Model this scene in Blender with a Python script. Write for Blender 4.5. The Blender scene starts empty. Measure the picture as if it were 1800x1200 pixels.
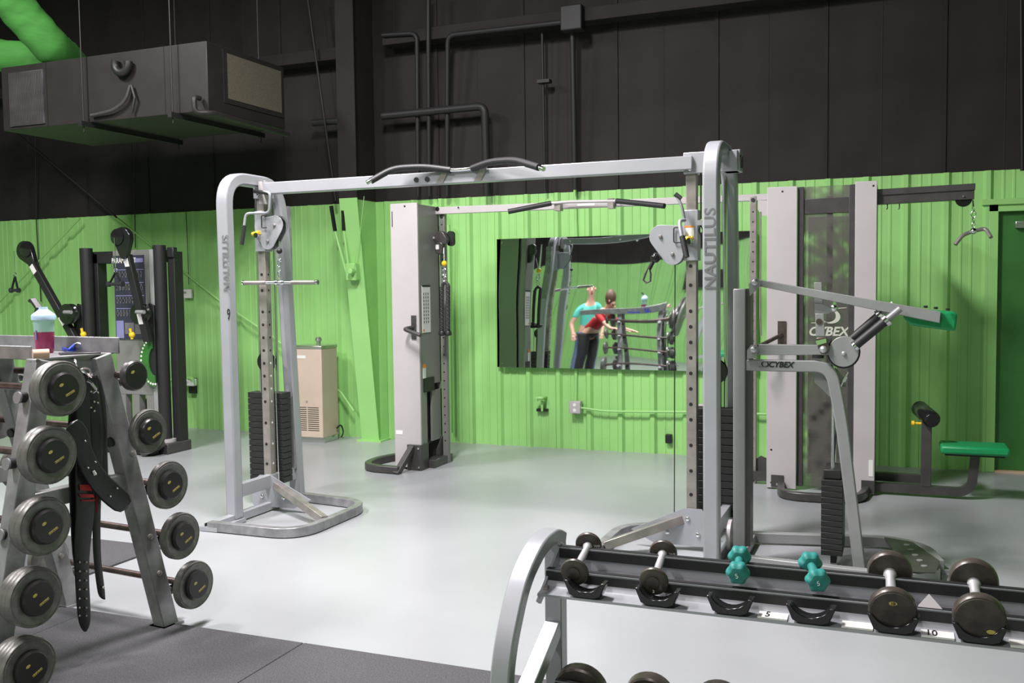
import bpy, math, random
from mathutils import Vector as V, Matrix
random.seed(7)
C = bpy.context.scene.collection
sc = bpy.context.scene
# ------------------------------------------------------------------ camera
FPX, CH = 1680.0, 1.56
PIT, ROLL, YAW = math.atan(98/1680), 0.013, math.radians(22)
def _rot(v):
    c, s = math.cos(YAW), math.sin(YAW)
    return V((v[0]*c-v[1]*s, v[0]*s+v[1]*c, v[2]))
_cp, _sp, _cr, _sr = math.cos(PIT), math.sin(PIT), math.cos(ROLL), math.sin(ROLL)
FW = _rot((0, _cp, -_sp)); RT = _rot((_cr, -_sr*_sp, -_sr*_cp)); UP = _rot((_sr, _cr*_sp, _cr*_cp))
cd = bpy.data.cameras.new('camera'); cam = bpy.data.objects.new('camera', cd); C.objects.link(cam)
M = Matrix.Identity(4)
for i in range(3):
    M[i][0] = RT[i]; M[i][1] = UP[i]; M[i][2] = -FW[i]
M[2][3] = CH
cam.matrix_world = M
cd.sensor_width = 36; cd.lens = 36*FPX/1800; cd.clip_start = .05; cd.clip_end = 100
sc.camera = cam
# ------------------------------------------------------------------ world and light
w = bpy.data.worlds.new('world'); sc.world = w; w.use_nodes = True
w.node_tree.nodes['Background'].inputs[0].default_value = (.8, .9, 1, 1)
w.node_tree.nodes['Background'].inputs[1].default_value = .05
def area(name, loc, sx, sy, power, col=(1, .98, .95), rot=(0, 0, 0)):
    l = bpy.data.lights.new(name, 'AREA'); l.shape = 'RECTANGLE'; l.size = sx; l.size_y = sy
    l.energy = power; l.color = col
    o = bpy.data.objects.new(name, l); C.objects.link(o); o.location = loc; o.rotation_euler = rot
    return o
LC = (1, .95, .965)
area('ceiling_lamp', (-2.7, 3.9, 5.3), .5, 1.3, 390, LC)
area('ceiling_lamp', (-6.6, 3.9, 5.3), .5, 1.3, 210, LC)
area('ceiling_lamp', (-5.4, .9, 5.4), .5, 1.3, 290, LC)
area('ceiling_lamp', (-1.0, -1.3, 5.3), .5, 1.3, 105, LC)
sc.view_settings.view_transform = 'Standard'; sc.view_settings.look = 'None'
sc.view_settings.gamma = 1; sc.view_settings.use_curve_mapping = False
sc.view_settings.exposure = 0.34
# ------------------------------------------------------------------ survey helpers (photo pixel -> place in the room)
def ray(px, py): return FW + RT*((px-900)/FPX) + UP*((600-py)/FPX)
def PY(px, py, y):
    d = ray(px, py); t = y/d[1]; return V((d[0]*t, y, CH+d[2]*t))
def PX(px, py, x):
    d = ray(px, py); t = x/d[0]; return V((x, d[1]*t, CH+d[2]*t))
def PZ(px, py, z=0):
    d = ray(px, py); t = (z-CH)/d[2]; return V((d[0]*t, d[1]*t, z))
# ------------------------------------------------------------------ materials
def mat(name, col, rough=.5, metal=0, noise=0, nscale=8, bump=0, bscale=200, coat=0, alpha=1, emit=None, spec=.5, stretch=None, col2=None, trans=0):
    m = bpy.data.materials.new(name); m.use_nodes = True
    nt = m.node_tree; b = nt.nodes['Principled BSDF']
    b.inputs['Base Color'].default_value = (*col, 1); b.inputs['Roughness'].default_value = rough
    b.inputs['Metallic'].default_value = metal; b.inputs['Coat Weight'].default_value = coat
    b.inputs['Alpha'].default_value = alpha; b.inputs['Specular IOR Level'].default_value = spec
    b.inputs['Transmission Weight'].default_value = trans
    if emit:
        b.inputs['Emission Color'].default_value = (*emit[0], 1); b.inputs['Emission Strength'].default_value = emit[1]
    tc = nt.nodes.new('ShaderNodeTexCoord'); mp = nt.nodes.new('ShaderNodeMapping')
    nt.links.new(tc.outputs['Object'], mp.inputs[0])
    if stretch: mp.inputs['Scale'].default_value = stretch
    if noise or col2:
        n = nt.nodes.new('ShaderNodeTexNoise'); n.inputs['Scale'].default_value = nscale; n.inputs['Detail'].default_value = 5
        r = nt.nodes.new('ShaderNodeMix'); r.data_type = 'RGBA'
        k = 1-noise; c2 = col2 or tuple(c*k for c in col)
        c1 = col if col2 else tuple(min(1, c*(1+noise*.5)) for c in col)
        r.inputs['A'].default_value = (*c2, 1); r.inputs['B'].default_value = (*c1, 1)
        cr = nt.nodes.new('ShaderNodeMapRange'); cr.inputs[1].default_value = .35; cr.inputs[2].default_value = .65
        nt.links.new(mp.outputs[0], n.inputs['Vector']); nt.links.new(n.outputs['Fac'], cr.inputs[0])
        nt.links.new(cr.outputs[0], r.inputs['Factor']); nt.links.new(r.outputs['Result'], b.inputs['Base Color'])
    if bump:
        n2 = nt.nodes.new('ShaderNodeTexNoise'); n2.inputs['Scale'].default_value = bscale
        bp = nt.nodes.new('ShaderNodeBump'); bp.inputs['Strength'].default_value = bump; bp.inputs['Distance'].default_value = .002
        nt.links.new(mp.outputs[0], n2.inputs['Vector']); nt.links.new(n2.outputs['Fac'], bp.inputs['Height'])
        nt.links.new(bp.outputs[0], b.inputs['Normal'])
    return m
GREEN = mat('green_paint', (.315, .63, .205), .42, noise=.06, nscale=3)
GREEN_DK = mat('green_door_paint', (.035, .16, .03), .45, noise=.1)
BLACK = mat('black_wall_paint', (.022, .019, .018), .75, noise=.25, nscale=2, spec=.25)
BLACK2 = mat('black_pipe_paint', (.02, .02, .02), .5, spec=.3)
FLOOR = mat('grey_floor_paint', (.36, .375, .39), .3, noise=.07, nscale=1.3, bump=.12, bscale=30)
RUBBER = mat('speckled_rubber', (.075, .075, .08), .8, noise=.4, nscale=160, bump=.5, bscale=300)
SILVER = mat('silver_enamel', (.40, .41, .44), .32, metal=.25, noise=.05, nscale=6)
SILVER2 = mat('worn_silver_enamel', (.30, .30, .31), .35, metal=.4, noise=.25, nscale=14)
RACKS = mat('scuffed_rack_steel', (.30, .30, .305), .38, metal=.2, noise=.3, nscale=10)
NICKEL = mat('nickel_plated_steel', (.34, .31, .29), .34, metal=.45, noise=.2, nscale=12)
CHROME = mat('chrome', (.85, .85, .87), .16, metal=1)
HANDM = mat('bright_knurled_steel', (.72, .72, .74), .32, metal=.55, bump=.4, bscale=400)
BOLTM = mat('zinc_bolt', (.6, .6, .62), .38, metal=.7)
BARST = mat('brown_worn_bar_steel', (.17, .13, .12), .35, metal=.8, noise=.3, nscale=30)
IRON = mat('black_iron_plates', (.02, .02, .02), .45, noise=.3, nscale=20)
PLATE = mat('grey_iron_weight_plate', (.175, .17, .155), .38, metal=.2, noise=.25, nscale=30)
CAP = mat('black_end_cap', (.028, .026, .026), .3, metal=.2)
BRONZE = mat('dark_bronze_iron', (.085, .07, .06), .35, metal=.25, noise=.35, nscale=25)
BLK = mat('black_rubber', (.014, .014, .015), .5)
BLKG = mat('black_gloss_plastic', (.012, .012, .013), .18)
GRIP = mat('black_foam_grip', (.022, .022, .024), .5, bump=.2)
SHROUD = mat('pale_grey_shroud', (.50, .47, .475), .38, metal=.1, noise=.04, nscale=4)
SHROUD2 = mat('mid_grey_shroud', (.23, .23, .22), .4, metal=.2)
CHAR = mat('charcoal_enamel', (.075, .070, .070), .35, metal=.3, noise=.15, nscale=12)
MIDG = mat('mid_grey_enamel', (.30, .305, .305), .34, metal=.1, noise=.06, nscale=8)
BEIGE = mat('beige_enamel', (.56, .46, .37), .4, noise=.06, nscale=3)
STAIN = mat('stainless_steel', (.6, .6, .58), .25, metal=.9)
TEAL = mat('teal_vinyl', (.025, .24, .215), .45, noise=.2, nscale=30)
WHITE = mat('white_label', (.75, .75, .72), .5)
WHITEP = mat('white_plastic', (.8, .8, .78), .4)
ORANGE = mat('orange_label', (.75, .28, .04), .5)
YELLOW = mat('yellow_plastic', (.85, .55, .02), .35)
REDP = mat('faded_red_print', (.35, .015, .015), .6)
GOLD = mat('gold_print', (.55, .45, .12), .5)
GREYTXT = mat('grey_print', (.15, .15, .155), .6)
BLKTXT = mat('black_print', (.01, .01, .01), .5)
CREAM = mat('cream_print', (.50, .52, .44), .5)
GRNPAD = mat('green_vinyl_pad', (.01, .30, .10), .4, bump=.1)
LEATHER = mat('black_leather', (.012, .012, .013), .38, bump=.35, bscale=90)
BLUE = mat('blue_webbing', (.012, .05, .5), .5)
PURP = mat('pale_purple_print', (.22, .22, .42), .5)
NAVY = mat('dark_chart_print', (.035, .035, .06), .4)
TAN = mat('tan_cork', (.62, .42, .30), .7)
SKIN = mat('skin', (.62, .36, .26), .5)
TSHIRT = mat('aqua_cotton', (.10, .52, .42), .8)
REDSH = mat('red_cotton', (.42, .012, .018), .7)
JEANS = mat('blue_denim', (.10, .15, .27), .8)
DKPANT = mat('black_leggings', (.03, .03, .035), .7)
HAIR = mat('brown_hair', (.10, .05, .03), .6)
LIDB = mat('pale_blue_plastic', (.45, .62, .80), .35)
BOTB = mat('clear_blue_plastic', (.50, .72, .80), .15, alpha=.45)
DRINK = mat('berry_drink', (.30, .03, .10), .2)
DUCTG = mat('green_duct_fabric', (.07, .30, .05), .7, bump=1, bscale=9, noise=.15, nscale=5, stretch=(1, 1, 3))
FILT = mat('filter_mesh', (.10, .085, .06), .8, noise=.3, nscale=120)
ACM = mat('black_duct_sheet', (.019, .0165, .0155), .5, noise=.15, nscale=5, spec=.4)
GRILLE = mat('dark_grille', (.06, .06, .06), .45, noise=.6, nscale=6)
ROPEM = mat('black_nylon_rope', (.03, .03, .032), .6)
# mirror
MIRR = bpy.data.materials.new('acrylic_mirror'); MIRR.use_nodes = True
_b = MIRR.node_tree.nodes['Principled BSDF']; _b.inputs['Base Color'].default_value = (.80, .84, .86, 1)
_b.inputs['Metallic'].default_value = 1; _b.inputs['Roughness'].default_value = .02
# smoked perforated shield
SHLD = bpy.data.materials.new('smoked_shield'); SHLD.use_nodes = True
nt = SHLD.node_tree; pb = nt.nodes['Principled BSDF']; pb.inputs['Base Color'].default_value = (.13, .122, .11, 1); pb.inputs['Roughness'].default_value = .35
tr = nt.nodes.new('ShaderNodeBsdfTransparent'); mx = nt.nodes.new('ShaderNodeMixShader')
vo = nt.nodes.new('ShaderNodeTexVoronoi'); vo.inputs['Scale'].default_value = 13; vo.feature = 'SMOOTH_F1'
tcn = nt.nodes.new('ShaderNodeTexCoord'); mr = nt.nodes.new('ShaderNodeMapRange')
mr.inputs[1].default_value = .15; mr.inputs[2].default_value = .6; mr.inputs[3].default_value = .18; mr.inputs[4].default_value = .68
nt.links.new(tcn.outputs['Object'], vo.inputs['Vector']); nt.links.new(vo.outputs['Distance'], mr.inputs[0])
nt.links.new(mr.outputs[0], mx.inputs[0]); nt.links.new(tr.outputs[0], mx.inputs[1]); nt.links.new(pb.outputs[0], mx.inputs[2])
nt.links.new(mx.outputs[0], nt.nodes['Material Output'].inputs[0])
# ------------------------------------------------------------------ mesh builder
def perp(d):
    a = V((0, 0, 1)) if abs(d.z) < .9 else V((1, 0, 0))
    u = d.cross(a).normalized(); return u, d.cross(u).normalized()
class B:
    def __init__(s): s.v = []; s.f = []
    def add(s, vs, fs):
        n = len(s.v); s.v += [tuple(p) for p in vs]; s.f += [tuple(i+n for i in q) for q in fs]; return s
    def box(s, x0, x1, y0, y1, z0, z1):
        return s.add([(x, y, z) for x in (x0, x1) for y in (y0, y1) for z in (z0, z1)],
                     [(0, 1, 3, 2), (4, 6, 7, 5), (0, 4, 5, 1), (2, 3, 7, 6), (0, 2, 6, 4), (1, 5, 7, 3)])
    def lathe(s, o, d, prof, n=24):
        """prof = [(radius, distance along d)]"""
        o = V(o); d = V(d).normalized(); u, w_ = perp(d); vs = []; fs = []
        for r, t in prof:
            for k in range(n):
                a = 2*math.pi*k/n; vs.append(o+d*t+u*(r*math.cos(a))+w_*(r*math.sin(a)))
        for i in range(len(prof)-1):
            for k in range(n):
                k2 = (k+1) % n; fs.append((i*n+k, i*n+k2, (i+1)*n+k2, (i+1)*n+k))
        fs.append(tuple(range(n))[::-1]); m = (len(prof)-1)*n; fs.append(tuple(range(m, m+n)))
        return s.add(vs, fs)
    def cyl(s, p0, p1, r, r1=None, n=16):
        p0 = V(p0); p1 = V(p1); return s.lathe(p0, p1-p0, [(r, 0), (r if r1 is None else r1, (p1-p0).length)], n)
    def ball(s, c, r, n=12):
        return s.lathe(V(c)-V((0, 0, r)), (0, 0, 1), [(r*math.sin(math.pi*i/8)+1e-4, r-r*math.cos(math.pi*i/8)) for i in range(9)], n)
    def tube(s, path, r, n=10, closed=False):
        P = [V(p) for p in path]; N = len(P); vs = []; fs = []; u = None
        for i in range(N):
            a = P[i-1] if (i or closed) else P[0]; b = P[(i+1) % N] if (i < N-1 or closed) else P[-1]
            t = (b-a).normalized()
            if u is None: u = perp(t)[0]
            u = (u-t*u.dot(t)).normalized(); w_ = t.cross(u)
            rr = r[i] if isinstance(r, (list, tuple)) else r
            vs += [P[i]+u*(rr*math.cos(2*math.pi*k/n))+w_*(rr*math.sin(2*math.pi*k/n)) for k in range(n)]
        for i in range(N if closed else N-1):
            j = (i+1) % N
            for k in range(n):
                k2 = (k+1) % n; fs.append((i*n+k, i*n+k2, j*n+k2, j*n+k))
        if not closed: fs.append(tuple(range(n))[::-1]); fs.append(tuple(range((N-1)*n, N*n)))
        return s.add(vs, fs)
    def sweep(s, path, w_, h, side, closed=False):
        """rectangular tube: w_ along 'side', h across it, mitred"""
        P = [V(p) for p in path]; N = len(P); side = V(side).normalized(); vs = []; fs = []
        for i in range(N):
            a = (P[i]-P[i-1]).normalized() if (i or closed) else None
            b = (P[(i+1) % N]-P[i]).normalized() if (i < N-1 or closed) else None
            t = a if b is None else (b if a is None else (a+b).normalized())
            k = 1 if (a is None or b is None) else 1/max(.4, t.dot(a))
            q = side.cross(t).normalized(); sd = t.cross(q).normalized() if abs(side.dot(t)) > 1e-3 else side
            for x, y in ((-1, -1), (1, -1), (1, 1), (-1, 1)):
                vs.append(P[i]+sd*(x*w_/2)+q*(y*h/2*k))
        for i in range(N if closed else N-1):
            j = (i+1) % N
            for k in range(4):
                k2 = (k+1) % 4; fs.append((i*4+k, i*4+k2, j*4+k2, j*4+k))
        if not closed: fs.append((3, 2, 1, 0)); m = (N-1)*4; fs.append((m, m+1, m+2, m+3))
        return s.add(vs, fs)
    def prism(s, pts, d):
        """closed outline of 3D points pushed along vector d"""
        P = [V(p) for p in pts]; n = len(P); d = V(d)
        return s.add(P+[p+d for p in P], [tuple(range(n))[::-1], tuple(range(n, 2*n))]+[(i, (i+1) % n, (i+1) % n+n, i+n) for i in range(n)])
def arc(c, r, a0, a1, n, ax=V((1, 0, 0)), ay=V((0, 0, 1))):
    return [V(c)+ax*(r*math.cos(math.radians(a0+(a1-a0)*i/n)))+ay*(r*math.sin(math.radians(a0+(a1-a0)*i/n))) for i in range(n+1)]
def fillet(pts, r, n=5):
    """round the inner corners of a polyline"""
    P = [V(p) for p in pts]; out = [P[0]]
    for i in range(1, len(P)-1):
        a = P[i-1]-P[i]; b = P[i+1]-P[i]; k = min(r, a.length*.49, b.length*.49)
        A = P[i]+a.normalized()*k; D = P[i]+b.normalized()*k
        for j in range(n+1):
            t = j/n; out.append(A*(1-t)**2+P[i]*(2*t*(1-t))+D*t*t)
    return out+[P[-1]]
def hull(points):
    pts = sorted(set((round(a, 5), round(b, 5)) for a, b in points))
    def half(ps):
        h = []
        for p in ps:
            while len(h) > 1 and (h[-1][0]-h[-2][0])*(p[1]-h[-2][1])-(h[-1][1]-h[-2][1])*(p[0]-h[-2][0]) <= 0: h.pop()
            h.append(p)
        return h
    a = half(pts); b = half(pts[::-1]); return a[:-1]+b[:-1]
def circhull(circs, n=20):
    return hull([(x+r*math.cos(2*math.pi*k/n), z+r*math.sin(2*math.pi*k/n)) for x, z, r in circs for k in range(n)])
# ------------------------------------------------------------------ object helpers
def tag(o, label=None, cat=None, group=None, kind=None):
    if label: o['label'] = label
    if cat: o['category'] = cat
    if group: o['group'] = group
    if kind: o['kind'] = kind
    return o
def thing(name, loc, label, cat, group=None):
    o = bpy.data.objects.new(name, None); C.objects.link(o); o.location = loc; o.empty_display_size = .1
    return tag(o, label, cat, group)
def world_of(o):
    l = V(o.location)
    while o.parent: o = o.parent; l += V(o.location)
    return l
def put(name, b, m, parent=None, bevel=0, smooth=True, label=None):
    xs = [p[0] for p in b.v]; ys = [p[1] for p in b.v]; zs = [p[2] for p in b.v]
    c = V(((min(xs)+max(xs))/2, (min(ys)+max(ys))/2, min(zs)))
    me = bpy.data.meshes.new(name); me.from_pydata([tuple(V(p)-c) for p in b.v], [], b.f); me.update()
    import bmesh
    bm = bmesh.new(); bm.from_mesh(me); bmesh.ops.recalc_face_normals(bm, faces=bm.faces); bm.to_mesh(me); bm.free()
    if smooth:
        me.polygons.foreach_set('use_smooth', [True]*len(me.polygons)); me.set_sharp_from_angle(angle=math.radians(38))
    me.materials.append(m)
    o = bpy.data.objects.new(name, me); C.objects.link(o)
    if parent: o.parent = parent; o.location = c-world_of(parent)
    else: o.location = c
    if bevel:
        md = o.modifiers.new('edge', 'BEVEL'); md.width = bevel; md.segments = 2; md.limit_method = 'ANGLE'; md.angle_limit = math.radians(50)
    if label: o['label'] = label
    return o
def copy_tree(o, delta, parent=None):
    c = o.copy(); C.objects.link(c)
    if parent: c.parent = parent
    else: c.location = V(o.location)+V(delta)
    for ch in list(o.children): copy_tree(ch, delta, c)
    return c
def text(name, s, loc, size, m, parent, ax=(1, 0, 0), ay=(0, 0, 1), shear=0, bold=0, ext=.001, align='CENTER', sx=1):
    cu = bpy.data.curves.new('t', 'FONT'); cu.body = s; cu.size = size; cu.shear = shear; cu.offset = bold*size; cu.extrude = ext
    cu.align_x = align; cu.align_y = 'CENTER'; cu.resolution_u = 3
    t = bpy.data.objects.new('t', cu); C.objects.link(t); bpy.context.view_layer.update()
    me = bpy.data.meshes.new_from_object(t.evaluated_get(bpy.context.evaluated_depsgraph_get()))
    bpy.data.objects.remove(t); ax = V(ax).normalized(); ay = V(ay).normalized(); az = ax.cross(ay)
    b = B(); b.v = [tuple(V(loc)+ax*p.co.x*sx+ay*p.co.y+az*p.co.z) for p in me.vertices]; b.f = [tuple(p.vertices) for p in me.polygons]
    return put(name, b, m, parent, smooth=False)
def disc(c, d, r, th, n=20): return B().lathe(V(c), d, [(r, 0), (r, th)], n)
FR = V((0, -1, 0))
def dome(c, r, h): return B().lathe(V(c), FR, [(r, 0), (r*.95, h*.35), (r*.75, h*.7), (r*.4, h*.95), (.001, h)], 18)
def bolts(name, pts, d, r, m, parent, h=.01):
    for p in pts: put(name, B().lathe(p, d, [(r, 0), (r*.9, h*.6), (r*.5, h)], 10), m, parent)
# ================================================================== THE ROOM
WY = 8.6; GT = 2.43; RX0, RX1, RY0, RH = -12.0, 4.2, -5.0, 6.4
put('floor', B().box(RX0, RX1, RY0, WY+.3, -.1, 0), FLOOR)['kind'] = 'structure'
put('ceiling', B().box(RX0, RX1, RY0, WY+.3, RH, RH+.1), BLACK)['kind'] = 'structure'
def ribprof(w_=.915):
    """ribbed sheet profile: list of (x, proud)"""
    out = []
    for k in range(3):
        x = k*.305
        out += [(x, 0), (x+.022, -.03), (x+.055, -.03), (x+.078, 0)]
        for q in (.135, .21): out += [(x+q, 0), (x+q+.006, -.005), (x+q+.02, -.005), (x+q+.026, 0)]
    out.append((w_, 0)); return out
PANPROF = ribprof()
def panel_mesh(z0, z1, m, name, ax, prof=None):
    P_ = prof or PANPROF; b = B(); n = len(P_)
    for k, z in enumerate((z0, z1)):
        for x, y in P_: b.v.append((x, y, z) if ax == 'y' else (y, x, z))
    for i in range(n-1): b.f.append((i, i+1, n+i+1, n+i))
    me = bpy.data.meshes.new(name); me.from_pydata(b.v, [], b.f); me.materials.append(m); return me
def wall(name, ax, pos, lo, hi, sgn, cut=None):
    w0 = put(name, (B().box(lo, hi, *sorted((pos+.04*sgn, pos+.2*sgn)), 0, RH) if ax == 'y' else
                    B().box(*sorted((pos+.04*sgn, pos+.2*sgn)), lo, hi, 0, RH)), BLACK); w0['kind'] = 'structure'
    mg = panel_mesh(0, GT, GREEN, 'lower_panel', ax); mb = panel_mesh(0, RH-GT, BLACK, 'upper_panel', ax, [(0, -.012), (.03, -.012), (.036, 0), (.45, 0), (.456, -.002), (.462, 0), (.915, 0)]); wl = V(w0.location)
    x = lo
    while x < hi-.01:
        for nm, me, z in (('lower_panel', mg, 0), ('upper_panel', mb, GT)):
            if nm == 'lower_panel' and cut and cut[0] < x+.45 < cut[1]: continue
            o = bpy.data.objects.new(nm, me); C.objects.link(o); o.parent = w0
            wp = V((x, pos-.0, z)) if ax == 'y' else V((pos, x, z))
            if sgn < 0:
                if ax == 'y': o.scale = (1, -1, 1)
                else: o.scale = (-1, 1, 1)
            if ax == 'x' and sgn > 0: pass
            o.location = wp-wl
        x += .915
    return w0
# back wall: rib phase measured from the photo
x0 = -3.34-.915*9
wb = wall('wall_back', 'y', WY, x0, x0+.915*18, 1, cut=(.5, 1.75))
def cutprof(a, c):
    out = []
    for k in range(len(PANPROF)-1):
        (xa, ya), (xb, yb) = PANPROF[k], PANPROF[k+1]
        for q in (max(xa, a), min(xb, c)):
            if xa <= q <= xb and a <= q <= c and xb > xa and max(xa, a) < min(xb, c): out.append((q, ya+(yb-ya)*(q-xa)/(xb-xa)))
    return out
for base, a, c, z0_, nm in ((.32, 0, .35, 0, 'lower_panel'), (.32, .35, .915, 2.2, 'door_head_panel'), (1.235, 0, .915, 2.2, 'door_head_panel')):
    me_ = panel_mesh(0, GT-z0_, GREEN, nm, 'y', cutprof(a, c)); o = bpy.data.objects.new(nm, me_); C.objects.link(o); o.parent = wb; o.location = V((base, WY, z0_))-V(wb.location)
put('lower_panel', B().box(1.85, 2.15, WY, WY+.01, 0, 2.2), GREEN, wb)
# wall strip over the door and beside it
put('drip_flashing', B().box(.62, 1.8, WY-.05, WY+.03, 2.155, 2.2), GREEN, wb)
wall('wall_left', 'x', RX0, RY0, RY0+.915*15, -1)
wall('wall_front', 'y', RY0, RX0, RX0+.915*18, -1)
wall('wall_right', 'x', RX1, RY0, RY0+.915*15, 1)
put('trim_1', B().box(.67, .74, WY-.03, WY+.05, 0, 2.16).box(.67, 1.85, WY-.03, WY+.05, 2.10, 2.16).box(1.78, 1.85, WY-.03, WY+.05, 0, 2.16), GREEN, bevel=.004)['kind'] = 'structure'
d = thing('door_1', (1.26, WY+.03, 0), None, None); d['kind'] = 'structure'
put('door_leaf', B().box(.74, 1.78, WY+.02, WY+.06, .01, 2.10), GREEN_DK, d)
put('door_closer', B().box(.86, 1.15, WY-.03, WY+.02, 1.965, 2.02), STAIN, d, bevel=.006)
put('threshold', B().box(.74, 1.78, WY-.04, WY+.05, 0, .015), TAN, d)
# tapered steel column on the back wall
co = thing('trim_2', (-4.95, 8.4, 0), None, None); co['kind'] = 'structure'
def colpiece(z0, z1, m, nm):
    f = lambda z: 8.40-.135*min(z, GT)
    put(nm[0], B().prism([(-5.06, f(z0), z0), (-4.86, f(z0), z0), (-4.86, f(z1), z1), (-5.06, f(z1), z1)], (0, .014, 0)), m, co)
    put(nm[1], B().prism([(-4.965, f(z0)+.01, z0), (-4.965, WY, z0), (-4.965, WY, z1), (-4.965, f(z1)+.01, z1)], (.012, 0, 0)), m, co)
colpiece(0, GT, GREEN, ('front_flange', 'web')); colpiece(GT, RH, BLACK, ('front_flange', 'web'))
put('base_plate', B().box(-5.1, -4.82, 8.36, WY, 0, .015), GREEN, co)
# girt across the upper wall
gy = 8.5
put('trim_3', B().box(-4.72, RX1, gy-.12, gy+.06, 3.93, 4.05), BLACK, bevel=.005)['kind'] = 'structure'
put('trim_4', B().box(RX0, -5.15, gy-.12, gy+.06, 3.85, 3.97), BLACK, bevel=.005)['kind'] = 'structure'
# pipes on the upper wall
def pipe(name, pts, r, m, label, cat='pipe', group=None, fil=.08):
    o = put(name, B().tube(fillet(pts, fil) if len(pts) > 2 else pts, r, 10), m); return tag(o, label, cat, group)
pipe('conduit_pipe', [PY(672, 62, 8.36), PY(733, 58, 8.36), PY(735, 345, 8.5)], .022, BLACK2, 'thin black conduit bending down from the wall beam, leftmost beside the column')
pipe('conduit_pipe', [PY(753, -15, 8.36), PY(753, 80, 8.36), PY(755, 345, 8.5)], .022, BLACK2, 'thin straight black conduit, second one right of the column')
pipe('conduit_pipe', [PY(1000, 38, 8.34), PY(787, 62, 8.36), PY(786, 345, 8.5)], .024, BLACK2, 'black conduit running along the beam then bending down, third from the column')
pipe('conduit_pipe', [PY(1011, 334, 8.585), PY(1015, 470, 8.588), PY(1012, 706, 8.588)], .017, GREEN, 'conduit running down the wall to the left grey outlet box')
pipe('conduit_pipe', [PY(1006, 45, 8.40), PY(1011, 332, 8.49)], .025, BLACK2, 'black conduit hanging from the square junction box')
pipe('fire_pipe', [PY(672, 204, 8.40), PY(852, 186, 8.40), PY(856, 345, 8.48)], .038, BLACK2, 'thick black pipe with an elbow above the crossbar')
pipe('fire_pipe', [PY(550, 216, 8.40), PY(600, 212, 8.40)], .034, BLACK2, 'short thick black pipe left of the column')
pipe('lightning_conduit', [PY(953, 58, 8.45), PY(958, 335, 8.5)], .012, BLACK2, 'thin black rod with a small clamp on the upper wall')
o = put('pipe_clamp', B().box(-3.12, -3.0, 8.42, 8.5, 3.43, 3.46), BLACK2); tag(o, 'small black clamp bracket on the thin rod of the upper wall', 'clamp')
c_ = PY(1008, 32, 8.36)
o = put('junction_box', B().box(c_.x-.1, c_.x+.1, 8.28, 8.4, c_.z-.12, c_.z+.1), BLACK2, bevel=.01); tag(o, 'square black junction box on the wall beam', 'junction box')
pipe('drop_rod', [PY(540, -10, 8.3), PY(590, 352, 8.4)], .012, BLACK2, 'thin slanting dark wire left of the steel column', 'wire')
pipe('drop_rod', [PY(1795, 0, 8.5), PY(1797, 300, 8.55)], .015, BLACK2, 'black conduit on the upper wall at the far right edge')
# brace rods on the lower wall
def rods(pts, y, lab):
    P = [PY(a, b, y) for a, b in pts]
    o = put('brace_rod', B().tube(P, .011, 8), GREEN); tag(o, lab, 'brace rod')
rods([(205, 382), (392, 533), (480, 592), (600, 690), (622, 722)], 8.47, 'green diagonal brace rod running down to the foot of the steel column')
rods([(140, 384), (-10, 540)], 8.47, 'green diagonal brace rod behind the left pulley arm')
o = put('brace_rod', B().tube([PY(15, 222, 8.3), PY(205, 382, 8.45)], .012, 8), BLACK2); tag(o, 'black diagonal brace rod below the hanging air unit', 'brace rod')
# column conduits / cut pipe ends with dark tips
for k, (a, b_, c2, lab) in enumerate([((582, 362), (596, 440), (612, 490), 'green pipe with dark open end, left of two on the column'), ((603, 370), (606, 430), (614, 480), 'green pipe with dark open end, right of two on the column')]):
    t = thing('cut_pipe', PY(*c2, 8.1), lab, 'pipe')
    put('pipe_body', B().tube([PY(*b_, 8.12), PY((a[0]+b_[0])/2, (a[1]+b_[1])/2+5, 8.11), PY(*c2, 8.12)][::1], .014, 8), GREEN, t)
    put('pipe_tip', B().cyl(PY(*a, 8.1), PY((a[0]+b_[0])/2, (a[1]+b_[1])/2+5, 8.11), .02), BLKG, t)
o = put('pipe_bracket', B().box(-5.02, -4.9, 8.09, 8.17, 1.63, 1.80).cyl((-4.93, 8.12, 1.72), (-4.93, 8.02, 1.72), .03), GREEN, bevel=.01); tag(o, 'green painted bracket bolted to the steel column', 'bracket')
pipe('loose_wire', [PY(640, 345, 8.1), PY(632, 420, 8.05), PY(622, 470, 8.05)], .003, GREEN, 'thin green wire looping down the front of the steel column', 'wire')
# outlets and small wall things
def outlet(px, py, lab, m=SHROUD):
    p = PY(px, py, 8.5); t = thing('outlet_box', (p.x, 8.57, p.z-.055), lab, 'outlet')
    put('box', B().box(p.x-.055, p.x+.055, 8.5, 8.575, p.z-.058, p.z+.058), m, t, bevel=.006)
    for s in (-1, 1): put('socket', disc((p.x, 8.5, p.z+s*.025), FR, .016, .003), WHITEP, t)
outlet(1010, 716, 'grey surface outlet box left of the near pulley post'); outlet(1238, 722, 'grey surface outlet box half hidden behind the near upright')
pipe('conduit_pipe', [PY(1018, 716, 8.53), PY(1060, 722, 8.53), PY(1090, 723, 8.53), PY(1232, 724, 8.53)], .011, GREEN, 'green horizontal conduit between the two outlet boxes', fil=.05)
pipe('conduit_pipe', [PY(1246, 724, 8.53), PY(1352, 728, 8.53)], .011, GREEN, 'green horizontal conduit right of the near upright')
p = PY(1175, 771, 8.56); o = put('wall_hole', B().box(p.x-.028, p.x+.028, 8.545, 8.6, p.z-.04, p.z+.04), BLKTXT, bevel=.006); tag(o, 'open black switch box cut low in the green wall', 'wall box')
p = PY(948, 705, 8.5); t = thing('wall_valve', (p.x, 8.58, p.z-.1), 'green pipe stub with dark bracket below the mirror', 'valve')
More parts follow.
